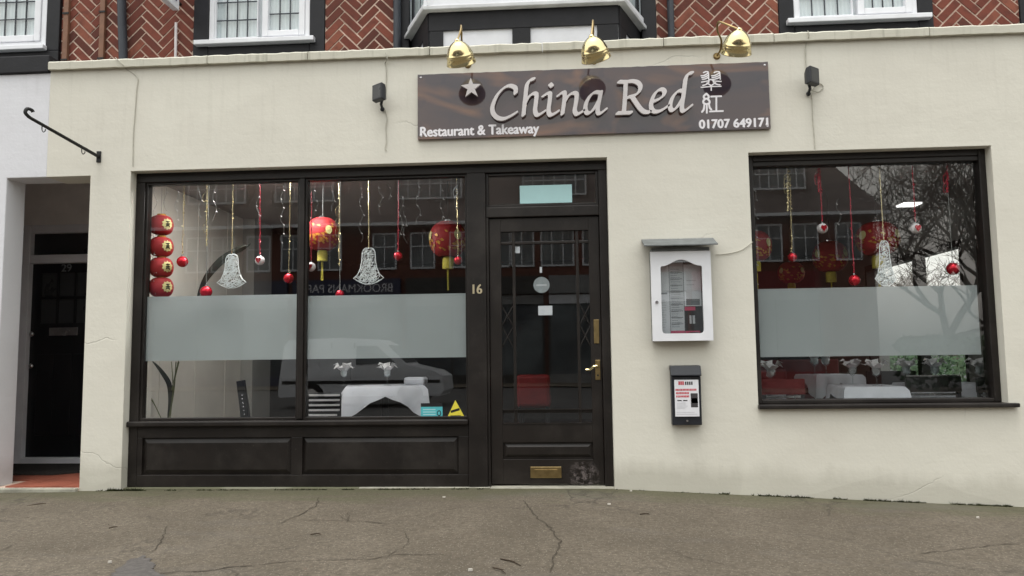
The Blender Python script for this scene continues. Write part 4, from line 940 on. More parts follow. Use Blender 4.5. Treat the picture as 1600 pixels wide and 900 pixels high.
cable([(603, 82, -.045), (605, 92, -.045), (602, 100), (604, 110), (603, 140), (602, 150)], .004, "cable_cream", "thin pale cable from coping down to the left floodlight")
cable([(602, 172), (605, 186), (603, 200), (604, 222), (602, 232), (604, 236)], .0035, "cable_cream", "loose cable end hanging below the left floodlight")
cable([(1262, 48, -.045), (1264, 56, -.045), (1260, 68), (1258, 80), (1259, 100), (1260, 116)], .004, "cable_cream", "thin cable from coping down to the right floodlight")
cable([(1266, 140, -.05), (1278, 144), (1286, 136), (1280, 131), (1272, 137), (1268, 145), (1269, 160), (1270, 190), (1273, 225), (1273, 232)], .0035, "cable_cream", "looped cable from right floodlight down to the window head")
cable([(180, 90, -.045), (192, 101, -.045), (196, 107), (215, 121), (214, 140), (212, 170), (209, 210), (208, 260)], .0035, "cable_cream", "thin painted cable down the wall above the cream pier")
cable([(1118, 398), (1140, 396), (1160, 390), (1176, 378)], .003, "cable_cream", "thin cable between the menu case and the right window")

# ================================================================== wrought-iron bracket
t = thing("iron_bracket", (-3.637, 0, 2.56), "black wrought-iron sign bracket with hooks above the recessed doorway", "bracket")
a = Vector((-3.639, 0, 2.56)); b = Vector((-3.68, -.72, 2.645))
MB().tube([a, a.lerp(b, .5), b], [.014, .013, .012], 8).build("bar", "black_iron", t, smooth=True)
MB().tube(catmull([b, b+Vector((-.004, -.03, .008)), b+Vector((-.012, -.05, .03)), b+Vector((-.006, -.04, .058)), b+Vector((.012, -.02, .055)), b+Vector((.016, -.012, .042))]), [.012]*51, 8).build("scroll", "black_iron", t, smooth=True)
MB().box(a.x-.018, a.x+.018, -.010, -.0005, a.z-.045, a.z+.045).build("wall_plate", "black_iron", t, bevel=.003)
for s in (.28, .86):
    p = a.lerp(b, s)-Vector((0, 0, .012)); MB().tube(catmull([p+Vector((0, 0, .012)), p-Vector((0, 0, .025)), p+Vector((.012, 0, -.042)), p+Vector((.024, 0, -.034)), p+Vector((.026, 0, -.022))]), .0035, 6).build("hook", "black_iron", t)

# ================================================================== projecting sign above (only its lower corner shows)
t = thing("projecting_sign", (-3.47, .87, 4.12), "corner of a blue and white sign projecting from the brickwork, top left", "sign")
MB().box(-3.50, -3.44, .12, .80, 4.125, 4.95).build("sign_frame", "upvc", t, bevel=.004)
MB().box(-3.4395, -3.436, .17, .75, 4.19, 4.9).build("sign_face", "blue_board", t)
for z in (4.22, 4.8): MB().tube([(-3.47, .80, z), (-3.47, .875, z)], .014, 8).build("bracket", "black_iron", t)

# ================================================================== menu case
mc = thing("menu_case", (.875, 0, 1.045), "white menu display case with grey pitched hood on the wall", "menu case")
X0, X1, Z0, Z1 = .655, 1.088, 1.062, 1.700; yc = -.105
tl, br = at(1017, 394, yc), at(1114, 531, yc); X0, X1, Z0, Z1 = tl.x, br.x, br.z, tl.z
mb = MB(); mb.box(X0+.004, X1-.004, -.075, -.0005, Z0+.004, Z1-.004); 
body = MB(); body.box(X0, X1, -.012, -.0005, Z0, Z1); 
for b in ((X0, X0+.015, Z0, Z1), (X1-.015, X1, Z0, Z1), (X0+.015, X1-.015, Z0, Z0+.015), (X0+.015, X1-.015, Z1-.015, Z1)): body.box(b[0], b[1], -.080, -.0125, b[2], b[3])
body.build("case_body", "slate_lead", mc)
# door with an arched opening
ix0, ix1, iz0, iz1, cz = X0+.066, X1-.060, Z0+.050, Z1-.105, Z1-.058
inner = [(ix0+.02, iz0), (ix1-.02, iz0), (ix1-.006, iz0+.006), (ix1, iz0+.02), (ix1, iz1-.012), (ix1-.008, iz1)]
for k in range(1, 18):
    u = k/18; inner.append((ix1-.01+(ix0-ix1+.02)*u, iz1+(cz-iz1)*.5*(1-math.cos(2*math.pi*u))))
inner += [(ix0+.008, iz1), (ix0, iz1-.012), (ix0, iz0+.02), (ix0+.006, iz0+.006)]
outer = [(X0-.004, Z0-.004), (X1+.004, Z0-.004), (X1+.004, Z1+.003), (X0-.004, Z1+.003)]
glyph("case_door", [outer, inner[::-1]], yc, -.0805, "upvc", mc)
m2 = MB().pane(ix0-.01, ix1+.01, -.090, iz0-.01, cz+.01, .003).build("pane", ["glass_menu", "clear"], mc)
lk = Vector((X0+.032, yc, at(1022, 472, yc).z)); MB().tube([lk, lk+Vector((0, -.006, 0))], .011, 12).build("lock", "steel", mc)
hz0 = Z1+.010
hd = MB(); hx0, hx1 = X0-.055, X1+.048
hd.add([(hx0, -.17, hz0+.025), (hx1, -.17, hz0+.025), (hx1, -.17, hz0+.035), (hx0, -.17, hz0+.035), (hx0-.000, -.0005, hz0+.085), (hx1, -.0005, hz0+.085), (hx1, -.0005, hz0+.102), (hx0, -.0005, hz0+.102)],
       [(0, 1, 2, 3), (3, 2, 6, 7), (4, 5, 1, 0), (0, 3, 7, 4), (1, 5, 6, 2), (7, 6, 5, 4)])
hd.build("hood", "slate_lead", mc, bevel=.002)
MB().box(X0+.004, X1-.004, -.11, -.0005, Z1+.0045, Z1+.028).build("hood_support", "slate_lead", mc)
# menus inside: each sheet a thing of its own
def sheet(x0, x1, z0, z1, y, mat, label, lines=()):
    o = MB().box(x0, x1, y, y+.0015, z0, z1).build("menu_sheet", mat)
    tag(o, label, "menu", "menus in the display case")
    for (a, b, c, d, m) in lines: MB().box(x0+(x1-x0)*a, x0+(x1-x0)*b, y-.0008, y-.0002, z0+(z1-z0)*c, z0+(z1-z0)*d).build("print", m, o)
W = ix1-ix0; H = cz-iz0
sheet(ix0-.005, ix0+W*.235, iz0-.005, iz1+.02, -.016, "paper_white", "narrow pale menu sheet at the left in the display case", [(.15, .8, .575, .60, "print_grey")]+[(.15, .15+random.uniform(.3, .6), .1+.035*k, .108+.035*k, "paper_grey") for k in range(12)])
sheet(ix0+W*.245, ix0+W*.585, iz0-.005, cz-.004, -.018, "paper_grey", "grey folded menu columns in the middle of the display case", [(.06, .92, .14+.088*k, .146+.088*k, "print_dark") for k in range(9)]+[(.1, random.uniform(.5, .85), .10+.0293*k, .106+.0293*k, "print_grey") for k in range(28)]+[(0, 1, .0, .05, "print_pink")])
sheet(ix0+W*.600, ix1+.004, iz0+.30*H+.04, iz1+.02, -.016, "paper_white", "white menu page with a grey picture at upper right in the case", [(.1, .9, .02, .17, "print_grey"), (.15, .7, .6, .62, "paper_grey"), (.15, .6, .5, .52, "paper_grey")])
sheet(ix0+W*.600, ix1+.004, iz0-.005, iz0+.30*H+.036, -.018, "print_dark", "dark leaflet with red edges at lower right in the case", [(0, .62, .86, 1, "print_pink"), (0, .86, .0, .12, "print_pink"), (.26, .38, .38, .68, "paper_grey"), (.44, .58, .38, .68, "paper_grey"), (.2, .8, .03, .07, "paper_grey")])

# ================================================================== leaflet box
lbx = thing("leaflet_box", (.885, 0, .425), "black wall box with printed leaflet below the menu case", "leaflet box")
p0, p1 = at(1048, 571, -.06), at(1097, 664, -.06); x0, x1, z0, z1 = p0.x, p1.x, p1.z, p0.z
mb = MB(); mb.add([(x, y, z) for x in (x0, x1) for y, z in ((-.0005, z0), (-.062, z0), (-.070, z1-.085), (-.0005, z1-.03))], [(0, 1, 2, 3), (7, 6, 5, 4), (0, 4, 5, 1), (1, 5, 6, 2), (2, 6, 7, 3), (3, 7, 4, 0)]); mb.build("box_body", "black_plastic", lbx, bevel=.003)
mb = MB(); mb.add([(x, y, z) for x in (x0-.004, x1+.004) for y, z in ((-.0005, z1-.028), (-.085, z1-.078), (-.085, z1-.068), (-.06, z1-.004), (-.0005, z1))], [(0, 1, 2, 3, 4), (9, 8, 7, 6, 5)]+[(k, k+5, (k+1) % 5+5, (k+1) % 5) for k in range(5)]); mb.build("lid", "black_plastic", lbx, bevel=.003)
for s in (-1, 1): MB().box((x0+x1)/2+s*.062-.03, (x0+x1)/2+s*.062+.03, -.0725, -.0690, z1-.098, z1-.086).build("slot", "sticker_black", lbx)
c = Vector(((x0+x1)/2, -.064, z0+.03)); MB().tube([c, c+Vector((0, -.005, 0))], .008, 12).build("lock", "steel", lbx)
lx0, lx1, lz0, lz1 = x0+.020, x1-.018, z0+.062, z1-.104; yl = -.0735
lf_ = tag(MB().box(lx0, lx1, yl, yl+.0012, lz0, lz1).build("leaflet", "paper_white"), "white leaflet with red print on the black wall box", "leaflet")
lw, lh = lx1-lx0, lz1-lz0
def lp(a, b, c, d, m): MB().box(lx0+a*lw, lx0+b*lw, yl-.0009, yl-.0002, lz0+c*lh, lz0+d*lh).build("print", m, lf_)
for k in range(3): lp(.17+.08*k, .235+.08*k, .86, .96, "print_red")
for k in range(4): lp(.44+.085*k, .50+.085*k, .86, .95, "print_dark")
for r_, (a, b) in enumerate(((.04, .92), (.06, .62), (.06, .60))):
    x = a; rr2 = random.Random(r_+2)
    while x < b-.03:
        w_ = rr2.uniform(.03, .055); lp(x, x+w_, .70-.09*r_, .755-.09*r_, "print_red"); x += w_+.015
lp(.66, .95, .25, .63, "print_dark"); lp(.69, .95, .36, .50, "paper_white"); lp(.71, .93, .41, .45, "print_red")
for a, b in ((.1, .28), (.34, .52)): lp(a, b, .42, .45, "print_dark")
for k in range(6): lp(.08, random.uniform(.4, .55), .22+.03*k, .228+.03*k, "paper_grey")
lp(.0, 1, .0, .17, "notice_blue") if False else lp(.05, .9, .06, .07, "paper_grey"); lp(.05, .8, .11, .12, "paper_grey")

# ================================================================== window stickers
a, b = at(657, 636, .11), at(691, 652, .11); yS = YG-.0012
stk = tag(MB().box(a.x, b.x, yS, yS+.0008, b.z, a.z).build("window_sticker", "sticker_teal"), "teal rectangular sticker in the lower right corner of the left window", "sticker")
MB().box(a.x, b.x, yS, yS+.0008, a.z+.0002, a.z+.028).build("header", "sticker_black", stk)
w_ = b.x-a.x; h_ = a.z-b.z
for k in range(3): MB().box(a.x+.1*w_, a.x+.68*w_, yS-.0006, yS-.0001, b.z+h_*(.22+.24*k), b.z+h_*(.30+.24*k)).build("print", "notice_blue", stk)
mb = MB(); cc = (a.x+.84*w_, b.z+h_*.38); ring = [(cc[0]+.017*math.cos(t*math.pi/8), cc[1]+.022*math.sin(t*math.pi/8)) for t in range(16)]; mb.prism(ring, yS-.0006, yS-.0001); mb.build("ring", "sticker_black", stk)
mb = MB(); ring = [(cc[0]+.010*math.cos(t*math.pi/8), cc[1]+.014*math.sin(t*math.pi/8)) for t in range(16)]; mb.prism(ring, yS-.0012, yS-.0007); mb.build("ring", "sticker_teal", stk)
T = [at(x, y, .11) for x, y in ((696, 654), (728, 653), (711, 622))]; tri = [(p.x, p.z) for p in T]
stk = thing("warning_sticker", (T[0].lerp(T[1], .5).x, yS, T[0].z), "yellow triangular camera warning sticker in the corner of the left window", "sticker")
MB().prism(tri, yS, yS+.0008).build("border", "sticker_black", stk)
g = (sum(p[0] for p in tri)/3, sum(p[1] for p in tri)/3); MB().prism([(g[0]+(x-g[0])*.84, g[1]+(z-g[1])*.84) for x, z in tri], yS-.0007, yS-.0001).build("face", "sticker_yellow", stk)
MB().prism([(g[0]-.036, g[1]-.012), (g[0]+.032, g[1]+.008), (g[0]+.028, g[1]+.026), (g[0]-.040, g[1]+.006)], yS-.0013, yS-.0008).build("camera_symbol", "sticker_black", stk)
for k in range(2): MB().box(g[0]-.04, g[0]+.04, yS-.0013, yS-.0008, g[1]-.034+.0*k-.012*k, g[1]-.030-.012*k).build("print", "sticker_black", stk)

# ================================================================== Christmas decorations hung behind the glass
ZTOP = 2.36
rd = random.Random(11)
def strand(mb, top, bot, r, flakes, curl=.0):
    n = 14; pts = [top.lerp(bot, k/n)+Vector((rd.uniform(-1, 1), rd.uniform(-1, 1), 0))*curl for k in range(n+1)]
    mb.tube(pts, r, 5)
    for k in range(flakes):
        p = top.lerp(bot, rd.random())+Vector((rd.uniform(-1, 1)*.007, rd.uniform(-1, 1)*.007, 0)); a = rd.uniform(0, 3.14); s = rd.uniform(.004, .009)
        d = Vector((math.cos(a)*s, rd.uniform(-1, 1)*s, math.sin(a)*s)); e = Vector((-d.z, d.y*.5, d.x))*.5
        mb.add([p-d, p+e, p+d, p-e], [(0, 1, 2, 3)])
def heart(c, s, mat, parent):
    pts = []
    for k in range(24):
        a = 2*math.pi*k/24; pts.append((c.x+s*.062*16*math.sin(a)**3/1.0*.06*16/16, c.z+s*.06*(13*math.cos(a)-5*math.cos(2*a)-2*math.cos(3*a)-math.cos(4*a))*.06))
    mb = MB(); mb.prism(pts, c.y-.003, c.y); return mb.build("heart", mat, parent)
def bauble(px, py, rpx, kind, cord, label, Y=.22, top=None, flakes=30):
    c = at(px, py, Y); r = rpx*(5.7+Y)/FPX
    t = thing("bauble", (c.x, c.y, c.z-r), label, "bauble", "baubles hung in the windows")
    o = MB().ball(c, r, r, 20, 14).build("ball", "bauble_red" if kind == 'red' else "bauble_white", t, smooth='all')
    if kind == 'white':
        hp = []
        for k in range(28):
            a = 2*math.pi*k/28; hp.append((c.x+.00215*r/.04*10*math.sin(a)**3, c.z+.004*r/.04*.5*(13*math.cos(a)-5*math.cos(2*a)-2*math.cos(3*a)-math.cos(4*a))*.9))
        mb = MB(); mb.prism(hp, c.y-r*1.03, c.y-r*.82); mb.build("heart", "bauble_red", o)
    MB().tube([(c.x, c.y, c.z+r*.95), (c.x, c.y, c.z+r*1.28)], r*.2, 8).build("cap", "steel", t)
    mb = MB(); tp = Vector((c.x+rd.uniform(-.01, .01), c.y, ZTOP)) if top is None else at(top[0], top[1], Y)
    strand(mb, tp, Vector((c.x, c.y, c.z+r*1.2)), .0032 if cord == 'ribbon_red' else .0028, flakes, .0015)
    mb.build("cord", cord, t); return t
def tinsel(px, y0, y1, mat, label, Y=.2, loops=True, flakes=60):
    a, b = at(px, y0, Y), at(px, y1, Y); mb = MB(); strand(mb, a, b, .003, flakes, .003)
    if loops:
        for k in range(3):
            q = a.lerp(b, rd.uniform(.05, .6)); mb.tube(catmull([q, q+Vector((-.03, 0, -.04)), q+Vector((-.02, .01, -.09)), q+Vector((.01, 0, -.05))], 5), .002, 4)
    tag(mb.build("tinsel", mat, None, base=(b.x, Y, b.z)), label, "tinsel", "tinsel strings hung in the windows")
G_, R_ = "tinsel_gold", "ribbon_red"
bauble(285, 409, 9, 'red', G_, "red bauble on gold cord beside the stacked red lanterns")
bauble(322, 456, 9.5, 'red', "wire_clear", "red bauble on a clear thread left of the first wicker bell", flakes=0)
bauble(406, 407, 7.5, 'white', R_, "white bauble with red heart on red ribbon left of the mullion")
bauble(451, 435, 8, 'red', G_, "red bauble on gold cord just left of the mullion")
bauble(486, 417, 7.5, 'white', R_, "white bauble with red heart on red ribbon right of the mullion", top=(487, 300))
bauble(622, 400, 7, 'red', R_, "red bauble on red ribbon right of the second wicker bell")
bauble(716, 407, 7, 'red', G_, "red bauble on gold cord in front of the right large lantern, left window")
bauble(531, 460, 7, 'red', "wire_clear", "red bauble half behind the frosted band below the gold tinsel", flakes=0)
bauble(1238, 402, 7, 'red', G_, "red bauble on thick gold cord at the left of the right window", flakes=60)
bauble(1285, 357, 8, 'white', R_, "white bauble with red heart at the left of the right window")
bauble(1335, 438, 8.5, 'red', R_, "red bauble on long red ribbon in the middle of the right window")
bauble(1431, 357, 8, 'white', R_, "white bauble with red heart right of the small bell")
bauble(1489, 420, 9.5, 'red', "wire_clear", "red bauble at the right end of the right window", flakes=0)
tinsel(323, 290, 384, G_, "gold tinsel string with curled end left of the first bell")
tinsel(530, 286, 416, G_, "long gold tinsel string in front of the left large lantern")
tinsel(1231, 262, 330, G_, "bunched gold tinsel at the left of the right window", flakes=160)
tinsel(1279, 262, 300, R_, "short red tinsel above the white bauble, right window", flakes=90)
tinsel(1480, 258, 300, R_, "short red tinsel near the right end of the right window", flakes=90)
tinsel(714, 280, 300, "paper_white", "short white tinsel tuft at the top right of the left window", flakes=30)
def bell(px, py, w, h, label, Y=.2):
    c = at(px, py, Y); s = (5.7+Y)/FPX; w *= s; h *= s
    half = [(.10, .50), (.17, .46), (.21, .38), (.23, .15), (.27, -.05), (.36, -.22), (.50, -.33), (.40, -.38), (.28, -.44), (.12, -.49)]
    poly = [(c.x+a*w, c.z+b*h) for a, b in half]+[(c.x-a*w, c.z+b*h) for a, b in half[::-1]]
    t = thing("wicker_bell", (c.x, Y, c.z-h/2), label, "bell decoration", "white wicker bells hung in the windows")
    def inside(x, z):
        k = False
        for i in range(len(poly)):
            (x1_, z1_), (x2_, z2_) = poly[i-1], poly[i]
            if (z1_ > z) != (z2_ > z) and x < (x2_-x1_)*(z-z1_)/(z2_-z1_)+x1_: k = not k
        return k
    mb = MB(); n = 0; tries = 0
    while n < 250 and tries < 9000:
        tries += 1; x = c.x+rd.uniform(-.5, .5)*w; z = c.z+rd.uniform(-.5, .5)*h; a = rd.gauss(.6, .7); L = rd.uniform(.10, .26)*w
        p, q = (x-math.cos(a)*L/2, z-math.sin(a)*L/2), (x+math.cos(a)*L/2, z+math.sin(a)*L/2)
        if inside(*p) and inside(*q):
            y = Y+rd.uniform(-.006, .006); mb.tube([(p[0], y, p[1]), (x+rd.uniform(-.003, .003), y-.002, z+rd.uniform(-.003, .003)), (q[0], y, q[1])], .0022, 4); n += 1
    mb.build("wicker", "wicker_white", t)
    MB().tube([(x, Y, z) for x, z in poly+[poly[0]]], .0035, 5).build("rim", "wicker_white", t)
    mb = MB(); strand(mb, Vector((c.x-.003, Y, ZTOP)), Vector((c.x, Y, c.z+h*.5)), .0028, 14, .001); mb.build("cord", G_, t)
bell(362, 424, 48, 55, "white wicker bell at the left, in front of the cream wall")
bell(576, 416, 49, 58, "white wicker bell between the two large lanterns")
bell(1383, 412, 32, 70, "small white wicker bell hung in the right window")

def lantern(px, py, wpx, hpx, Y, label, tail=True, faint=None):
    c = at(px, py, Y); s = (5.7+Y)/FPX; r = wpx*s/2; h = hpx*s/2
    t = thing("paper_lantern", (c.x, c.y, c.z-h), label, "lantern", "large red paper lanterns inside")
    n = 24; vs = []; m = 14; mb = MB()
    for i in range(m+1):
        a = math.pi*(.12+.76*i/m)
        for k in range(n):
            rr_ = r*(math.sin(a)**.75)*(1.0 if k % 2 else .965); vs.append((c.x+rr_*math.cos(2*math.pi*k/n), c.y+rr_*math.sin(2*math.pi*k/n), c.z+h*math.cos(a)*1.06))
    mb.add(vs, [(i*n+k, i*n+(k+1) % n, (i+1)*n+(k+1) % n, (i+1)*n+k) for i in range(m) for k in range(n)])
    b = mb.build("shade", "lantern_red", t, smooth='all')
    MB().tube([(c.x, c.y, c.z+h*.96), (c.x, c.y, c.z+h*1.10)], r*.24, 14).build("collar", "steel", t)
    MB().tube([(c.x, c.y, c.z+h*1.1), (c.x, c.y, CZ)], .003, 5).build("cord", "wire_clear", t)
    # gold scroll print: patches laid on the lower half
    for k in range(110):
        a0 = rd.uniform(0, 2*math.pi); el = rd.uniform(1.60, 2.35) if k < 95 else rd.uniform(1.0, 1.5)
        P = []
        for u, v_ in ((-1, -.6), (.2, -1), (1, .3), (.1, .9)):
            aa = a0+u*rd.uniform(.07, .16); ee = el+v_*rd.uniform(.05, .12); rr_ = r*(math.sin(ee)**.75)*1.012
            P.append((c.x+rr_*math.cos(aa), c.y+rr_*math.sin(aa), c.z+h*math.cos(ee)*1.06))
        mb = MB(); mb.add(P, [(0, 1, 2, 3)]); 
        if k == 0: allp = MB()
        allp.add(P, [(0, 1, 2, 3)])
    allp.build("gold_print", "lantern_gold", b)
    for a0 in (-2.65, -.9):
        P = []
        for k in range(14):
            aa = a0+.20*math.cos(2*math.pi*k/14); ee = 1.42+.26*math.sin(2*math.pi*k/14); rr_ = r*(math.sin(ee)**.75)*1.02; P.append((c.x+rr_*math.cos(aa), c.y+rr_*math.sin(aa), c.z+h*math.cos(ee)*1.06))
        rr_ = r*(math.sin(1.42)**.75)*1.025; P.append((c.x+rr_*math.cos(a0), c.y+rr_*math.sin(a0), c.z+h*math.cos(1.42)*1.06))
        mb = MB(); mb.add(P, [(14, k, (k+1) % 14) for k in range(14)]); mb.build("medallion", "emblem_pale", b)
    if tail:
        MB().lathe([(.0001, 0), (r*.26, 0), (r*.30, -.02), (r*.30, -r*.62), (.0001, -r*.62)], (c.x, c.y, c.z-h*1.02), 12).build("tassel_head", "tassel_yellow", t, smooth=True)
        mb = MB()
        for k in range(7): mb.tube([(c.x+rd.uniform(-.008, .008), c.y+rd.uniform(-.01, .01), c.z-h*1.02-r*.62), (c.x+rd.uniform(-.012, .012), c.y+rd.uniform(-.01, .01), c.z-h*1.02-r*1.75)], .003, 4)
        mb.build("tassel", "tassel_yellow", t)
lantern(504, 366, 55, 52, .75, "large red and gold paper lantern right of the mullion")
lantern(700, 374, 60, 56, .75, "large red and gold paper lantern beside the door post")
lantern(1371, 373, 64, 50, .85, "large red paper lantern behind the small bell, right window")
lantern(1297, 401, 52, 46, 1.6, "red paper lantern deeper in the room below the heart bauble")
lantern(1180, 385, 50, 46, .9, "red paper lantern cut by the left edge of the right window")
lantern(1236, 426, 40, 32, 2.6, "dim red paper lantern far inside, behind the gold-corded bauble")
# string of four small lanterns
t = thing("lantern_string", at(252, 466, .25), "vertical string of four small red lanterns in the left window", "lantern string")
for py in (352, 386, 418, 449):
    c = at(252, py, .25); s = (5.95)/FPX; r = 19*s; h = 15.5*s; mb = MB(); n = 22
    prof = [(max(1e-4, r*math.sin(math.pi*(.10+.80*i/12))**.6), -h*math.cos(math.pi*(.10+.80*i/12))*1.05) for i in range(13)]
    vs = [(c.x+rr_*(1 if k % 2 else .965)*math.cos(2*math.pi*k/28), c.y+rr_*(1 if k % 2 else .965)*math.sin(2*math.pi*k/28), c.z+z_) for rr_, z_ in prof for k in range(28)]
    mb.add(vs, [(i*28+k, i*28+(k+1) % 28, (i+1)*28+(k+1) % 28, (i+1)*28+k) for i in range(12) for k in range(28)]); b = mb.build("lantern", "lantern_red", t, smooth='all')
    MB().tube([(c.x, c.y, c.z+h*.95), (c.x, c.y, c.z+h*1.18)], r*.36, 12).build("collar", "lantern_gold", b)
    for a0 in (-1.05,):
        S = lambda aa, ee, k_: (c.x+r*(math.sin(ee)**.6)*k_*math.cos(aa), c.y+r*(math.sin(ee)**.6)*k_*math.sin(aa), c.z+h*math.cos(ee)*1.05)
        a0 = -.55; mb = MB(); vs = [S(a0, 1.57, 1.03)]
        for rr_ in (.5, 1.0):
            for k in range(20):
                w_ = rr_*(1.0 if k % 2 or rr_ < 1 else .78); vs.append(S(a0+.50*w_*math.cos(2*math.pi*k/20), 1.57+.62*w_*math.sin(2*math.pi*k/20), 1.03))
        mb.add(vs, [(0, 1+k, 1+(k+1) % 20) for k in range(20)]+[(1+k, 21+k, 21+(k+1) % 20, 1+(k+1) % 20) for k in range(20)]); mb.build("emblem", "emblem_pale", b, smooth='all')
        mb = MB()
        for u0, v0, u1, v1 in ((-.16, -.22, .16, -.26), (-.02, -.30, .02, .05), (-.18, .02, .18, -.04), (-.05, .02, -.16, .30), (.04, .0, .17, .30), (-.1, .18, .1, .16)):
            mb.tube([S(a0+u0, 1.57+v0, 1.045), S(a0+(u0+u1)/2, 1.57+(v0+v1)/2, 1.05), S(a0+u1, 1.57+v1, 1.045)], .004, 4)
        mb.build("emblem_mark", "leaf_dark", b)
tp = at(252, 336, .25); MB().tube([(tp.x, .25, tp.z), (tp.x, .25, ZTOP)], .002, 4).build("cord", "wire_clear", t)
# icicle light wires
def icicles(name, spots, Y, label):
    t = thing(name, at(spots[0][0], spots[0][2], Y), label, "string lights", "icicle light curtains")
    mb = MB()
    for px, y0, y1 in spots:
        p = at(px, y0, Y); q = at(px, y1, Y); n = max(4, int((p.z-q.z)/.035)); pts = [p.lerp(q, k/n)+Vector((.014*math.sin(k*1.3+px)+rd.uniform(-.006, .006), 0, 0)) for k in range(n+1)]
        MB().tube(catmull(pts, 3), .0012, 4).build("wire", "wire_clear", t)
        for k in range(1, n, 2): mb.tube([pts[k], pts[k]+Vector((.012, 0, -.010))], .0028, 4)
    mb.build("bulbs", "pipe_white", t)
icicles("icicle_lights", [(242, 292, 460), (258, 292, 330), (276, 292, 350), (312, 292, 340), (335, 292, 345), (441, 290, 385), (403, 300, 350)], .17, "clear icicle light wires in the left pane of the left window")
icicles("icicle_lights", [(564, 286, 378), (594, 286, 335), (608, 286, 312), (627, 300, 372), (633, 330, 380), (653, 284, 350), (690, 290, 345), (520, 290, 330), (712, 300, 330), (493, 290, 335)], .17, "clear icicle light wires in the right pane of the left window")
icicles("icicle_lights", [(1310, 310, 365), (1408, 300, 372), (1180, 290, 450), (1535, 290, 450)], .17, "clear icicle light wires in the right window")

# ================================================================== dining furniture
def napkin_glass(name):
    t = thing(name, (0, 0, 0), "", None)
    MB().lathe([(.0001, .0), (.034, .001), (.034, .004), (.006, .010), (.004, .02), (.004, .085), (.012, .095), (.032, .115), (.037, .145), (.031, .185), (.030, .185), (.035, .145), (.030, .117), (.0001, .10)], (0, 0, 0), 16).build("wine_glass", "glass_case", t, smooth='all')
    mb = MB(); r2 = random.Random(4)
    mb.lathe([(.004, .105), (.022, .12), (.029, .15), (.026, .185), (.03, .2)], (0, 0, 0), 12)
    for k in range(9):
        a = k*2*math.pi/9; d = Vector((math.cos(a), math.sin(a), 0)); e = Vector((-d.y, d.x, 0)); rise = (.05, .12, .085)[k % 3]
        pts = [d*.02+Vector((0, 0, .175))-e*.02, d*.02+Vector((0, 0, .175))+e*.02, d*.065+e*.034+Vector((0, 0, .185+rise*.6)), d*.105+Vector((0, 0, .18+rise*.7-.02*(k % 3))), d*.065-e*.034+Vector((0, 0, .185+rise*.75)), d*.06+Vector((0, 0, .20+rise*.55))]
        mb.add(pts, [(0, 1, 5), (1, 2, 5), (2, 3, 5), (3, 4, 5), (4, 0, 5)])
    mb.build("napkin", "napkin_white", t, smooth='all'); return t
ng0 = napkin_glass("napkin_glass")
def put_glass(x, y, z, label, sc=1.0, used=[False]):
    o = ng0 if not used[0] else copy_tree(ng0, (0, 0, 0)); used[0] = True
    o.location = (x, y, z); o.rotation_euler = (0, 0, x*7); o.scale = (sc*.88, sc*.88, sc*.70); tag(o, label, "glass", "wine glasses with folded white napkins")
def table(cx, cy, w, d, zt, turn, label, drop=.20):
    t = thing("dining_table", (cx, cy, FL), label, "table", "tables under white cloths")
    m = Matrix.Rotation(turn, 3, 'Z'); O = Vector((cx, cy, 0))
    MB().tube([(cx, cy, FL), (cx, cy, zt-.03)], .035, 10).build("pedestal", "chair_black", t); MB().lathe([(.0001, .0), (.22, 0), (.22, .015), (.03, .04)], (cx, cy, FL), 16).build("foot", "chair_black", t)
    mb = MB(); c = [O+m @ Vector((a*w/2, b*d/2, 0)) for a, b in ((-1, -1), (1, -1), (1, 1), (-1, 1))]; mb.plan([(p.x, p.y) for p in c], zt-.03, zt-.004); mb.build("tabletop", "chair_black", t)
    # square cloth: hangs low at each corner, gathers in folds between
    n = 48; vs = [(cx, cy, zt)]; ring1 = []; ring2 = []; ring3 = []
    for k in range(n):
        u = k/n*4; e_ = int(u); f = u-e_; A = Vector(((-1, -1), (1, -1), (1, 1), (-1, 1))[e_]); B = Vector(((-1, -1), (1, -1), (1, 1), (-1, 1))[(e_+1) % 4]); q = A.lerp(B, f)
        corner = max(0, 1-min(f, 1-f)*2.0); low = .075+drop*1.12*corner+.012*math.sin(k*1.3); out = 1+.02*math.sin(k*2.2)
        ring1.append((*(O+m @ Vector((q.x*w/2, q.y*d/2, 0))).xy, zt)); ring2.append((*(O+m @ Vector((q.x*(w/2+.018)*out, q.y*(d/2+.018)*out, 0))).xy, zt-.03)); ring3.append((*(O+m @ Vector((q.x*(w/2+.035+.02*math.sin(k*1.7)), q.y*(d/2+.035+.02*math.sin(k*1.7)), 0))).xy, zt-low))
    vs += ring1+ring2+ring3; fs = [(0, 1+k, 1+(k+1) % n) for k in range(n)]
    for r_ in range(2): fs += [(1+r_*n+k, 1+(r_+1)*n+k, 1+(r_+1)*n+(k+1) % n, 1+r_*n+(k+1) % n) for k in range(n)]
    mb = MB(); mb.add(vs, fs); cl = mb.build("tablecloth", "cloth_white", None, smooth=True, base=(cx, cy, zt-drop-.1))
    return t, cl
def cloth_tag(tc, label): tag(tc[1], label, "tablecloth", "white tablecloths")
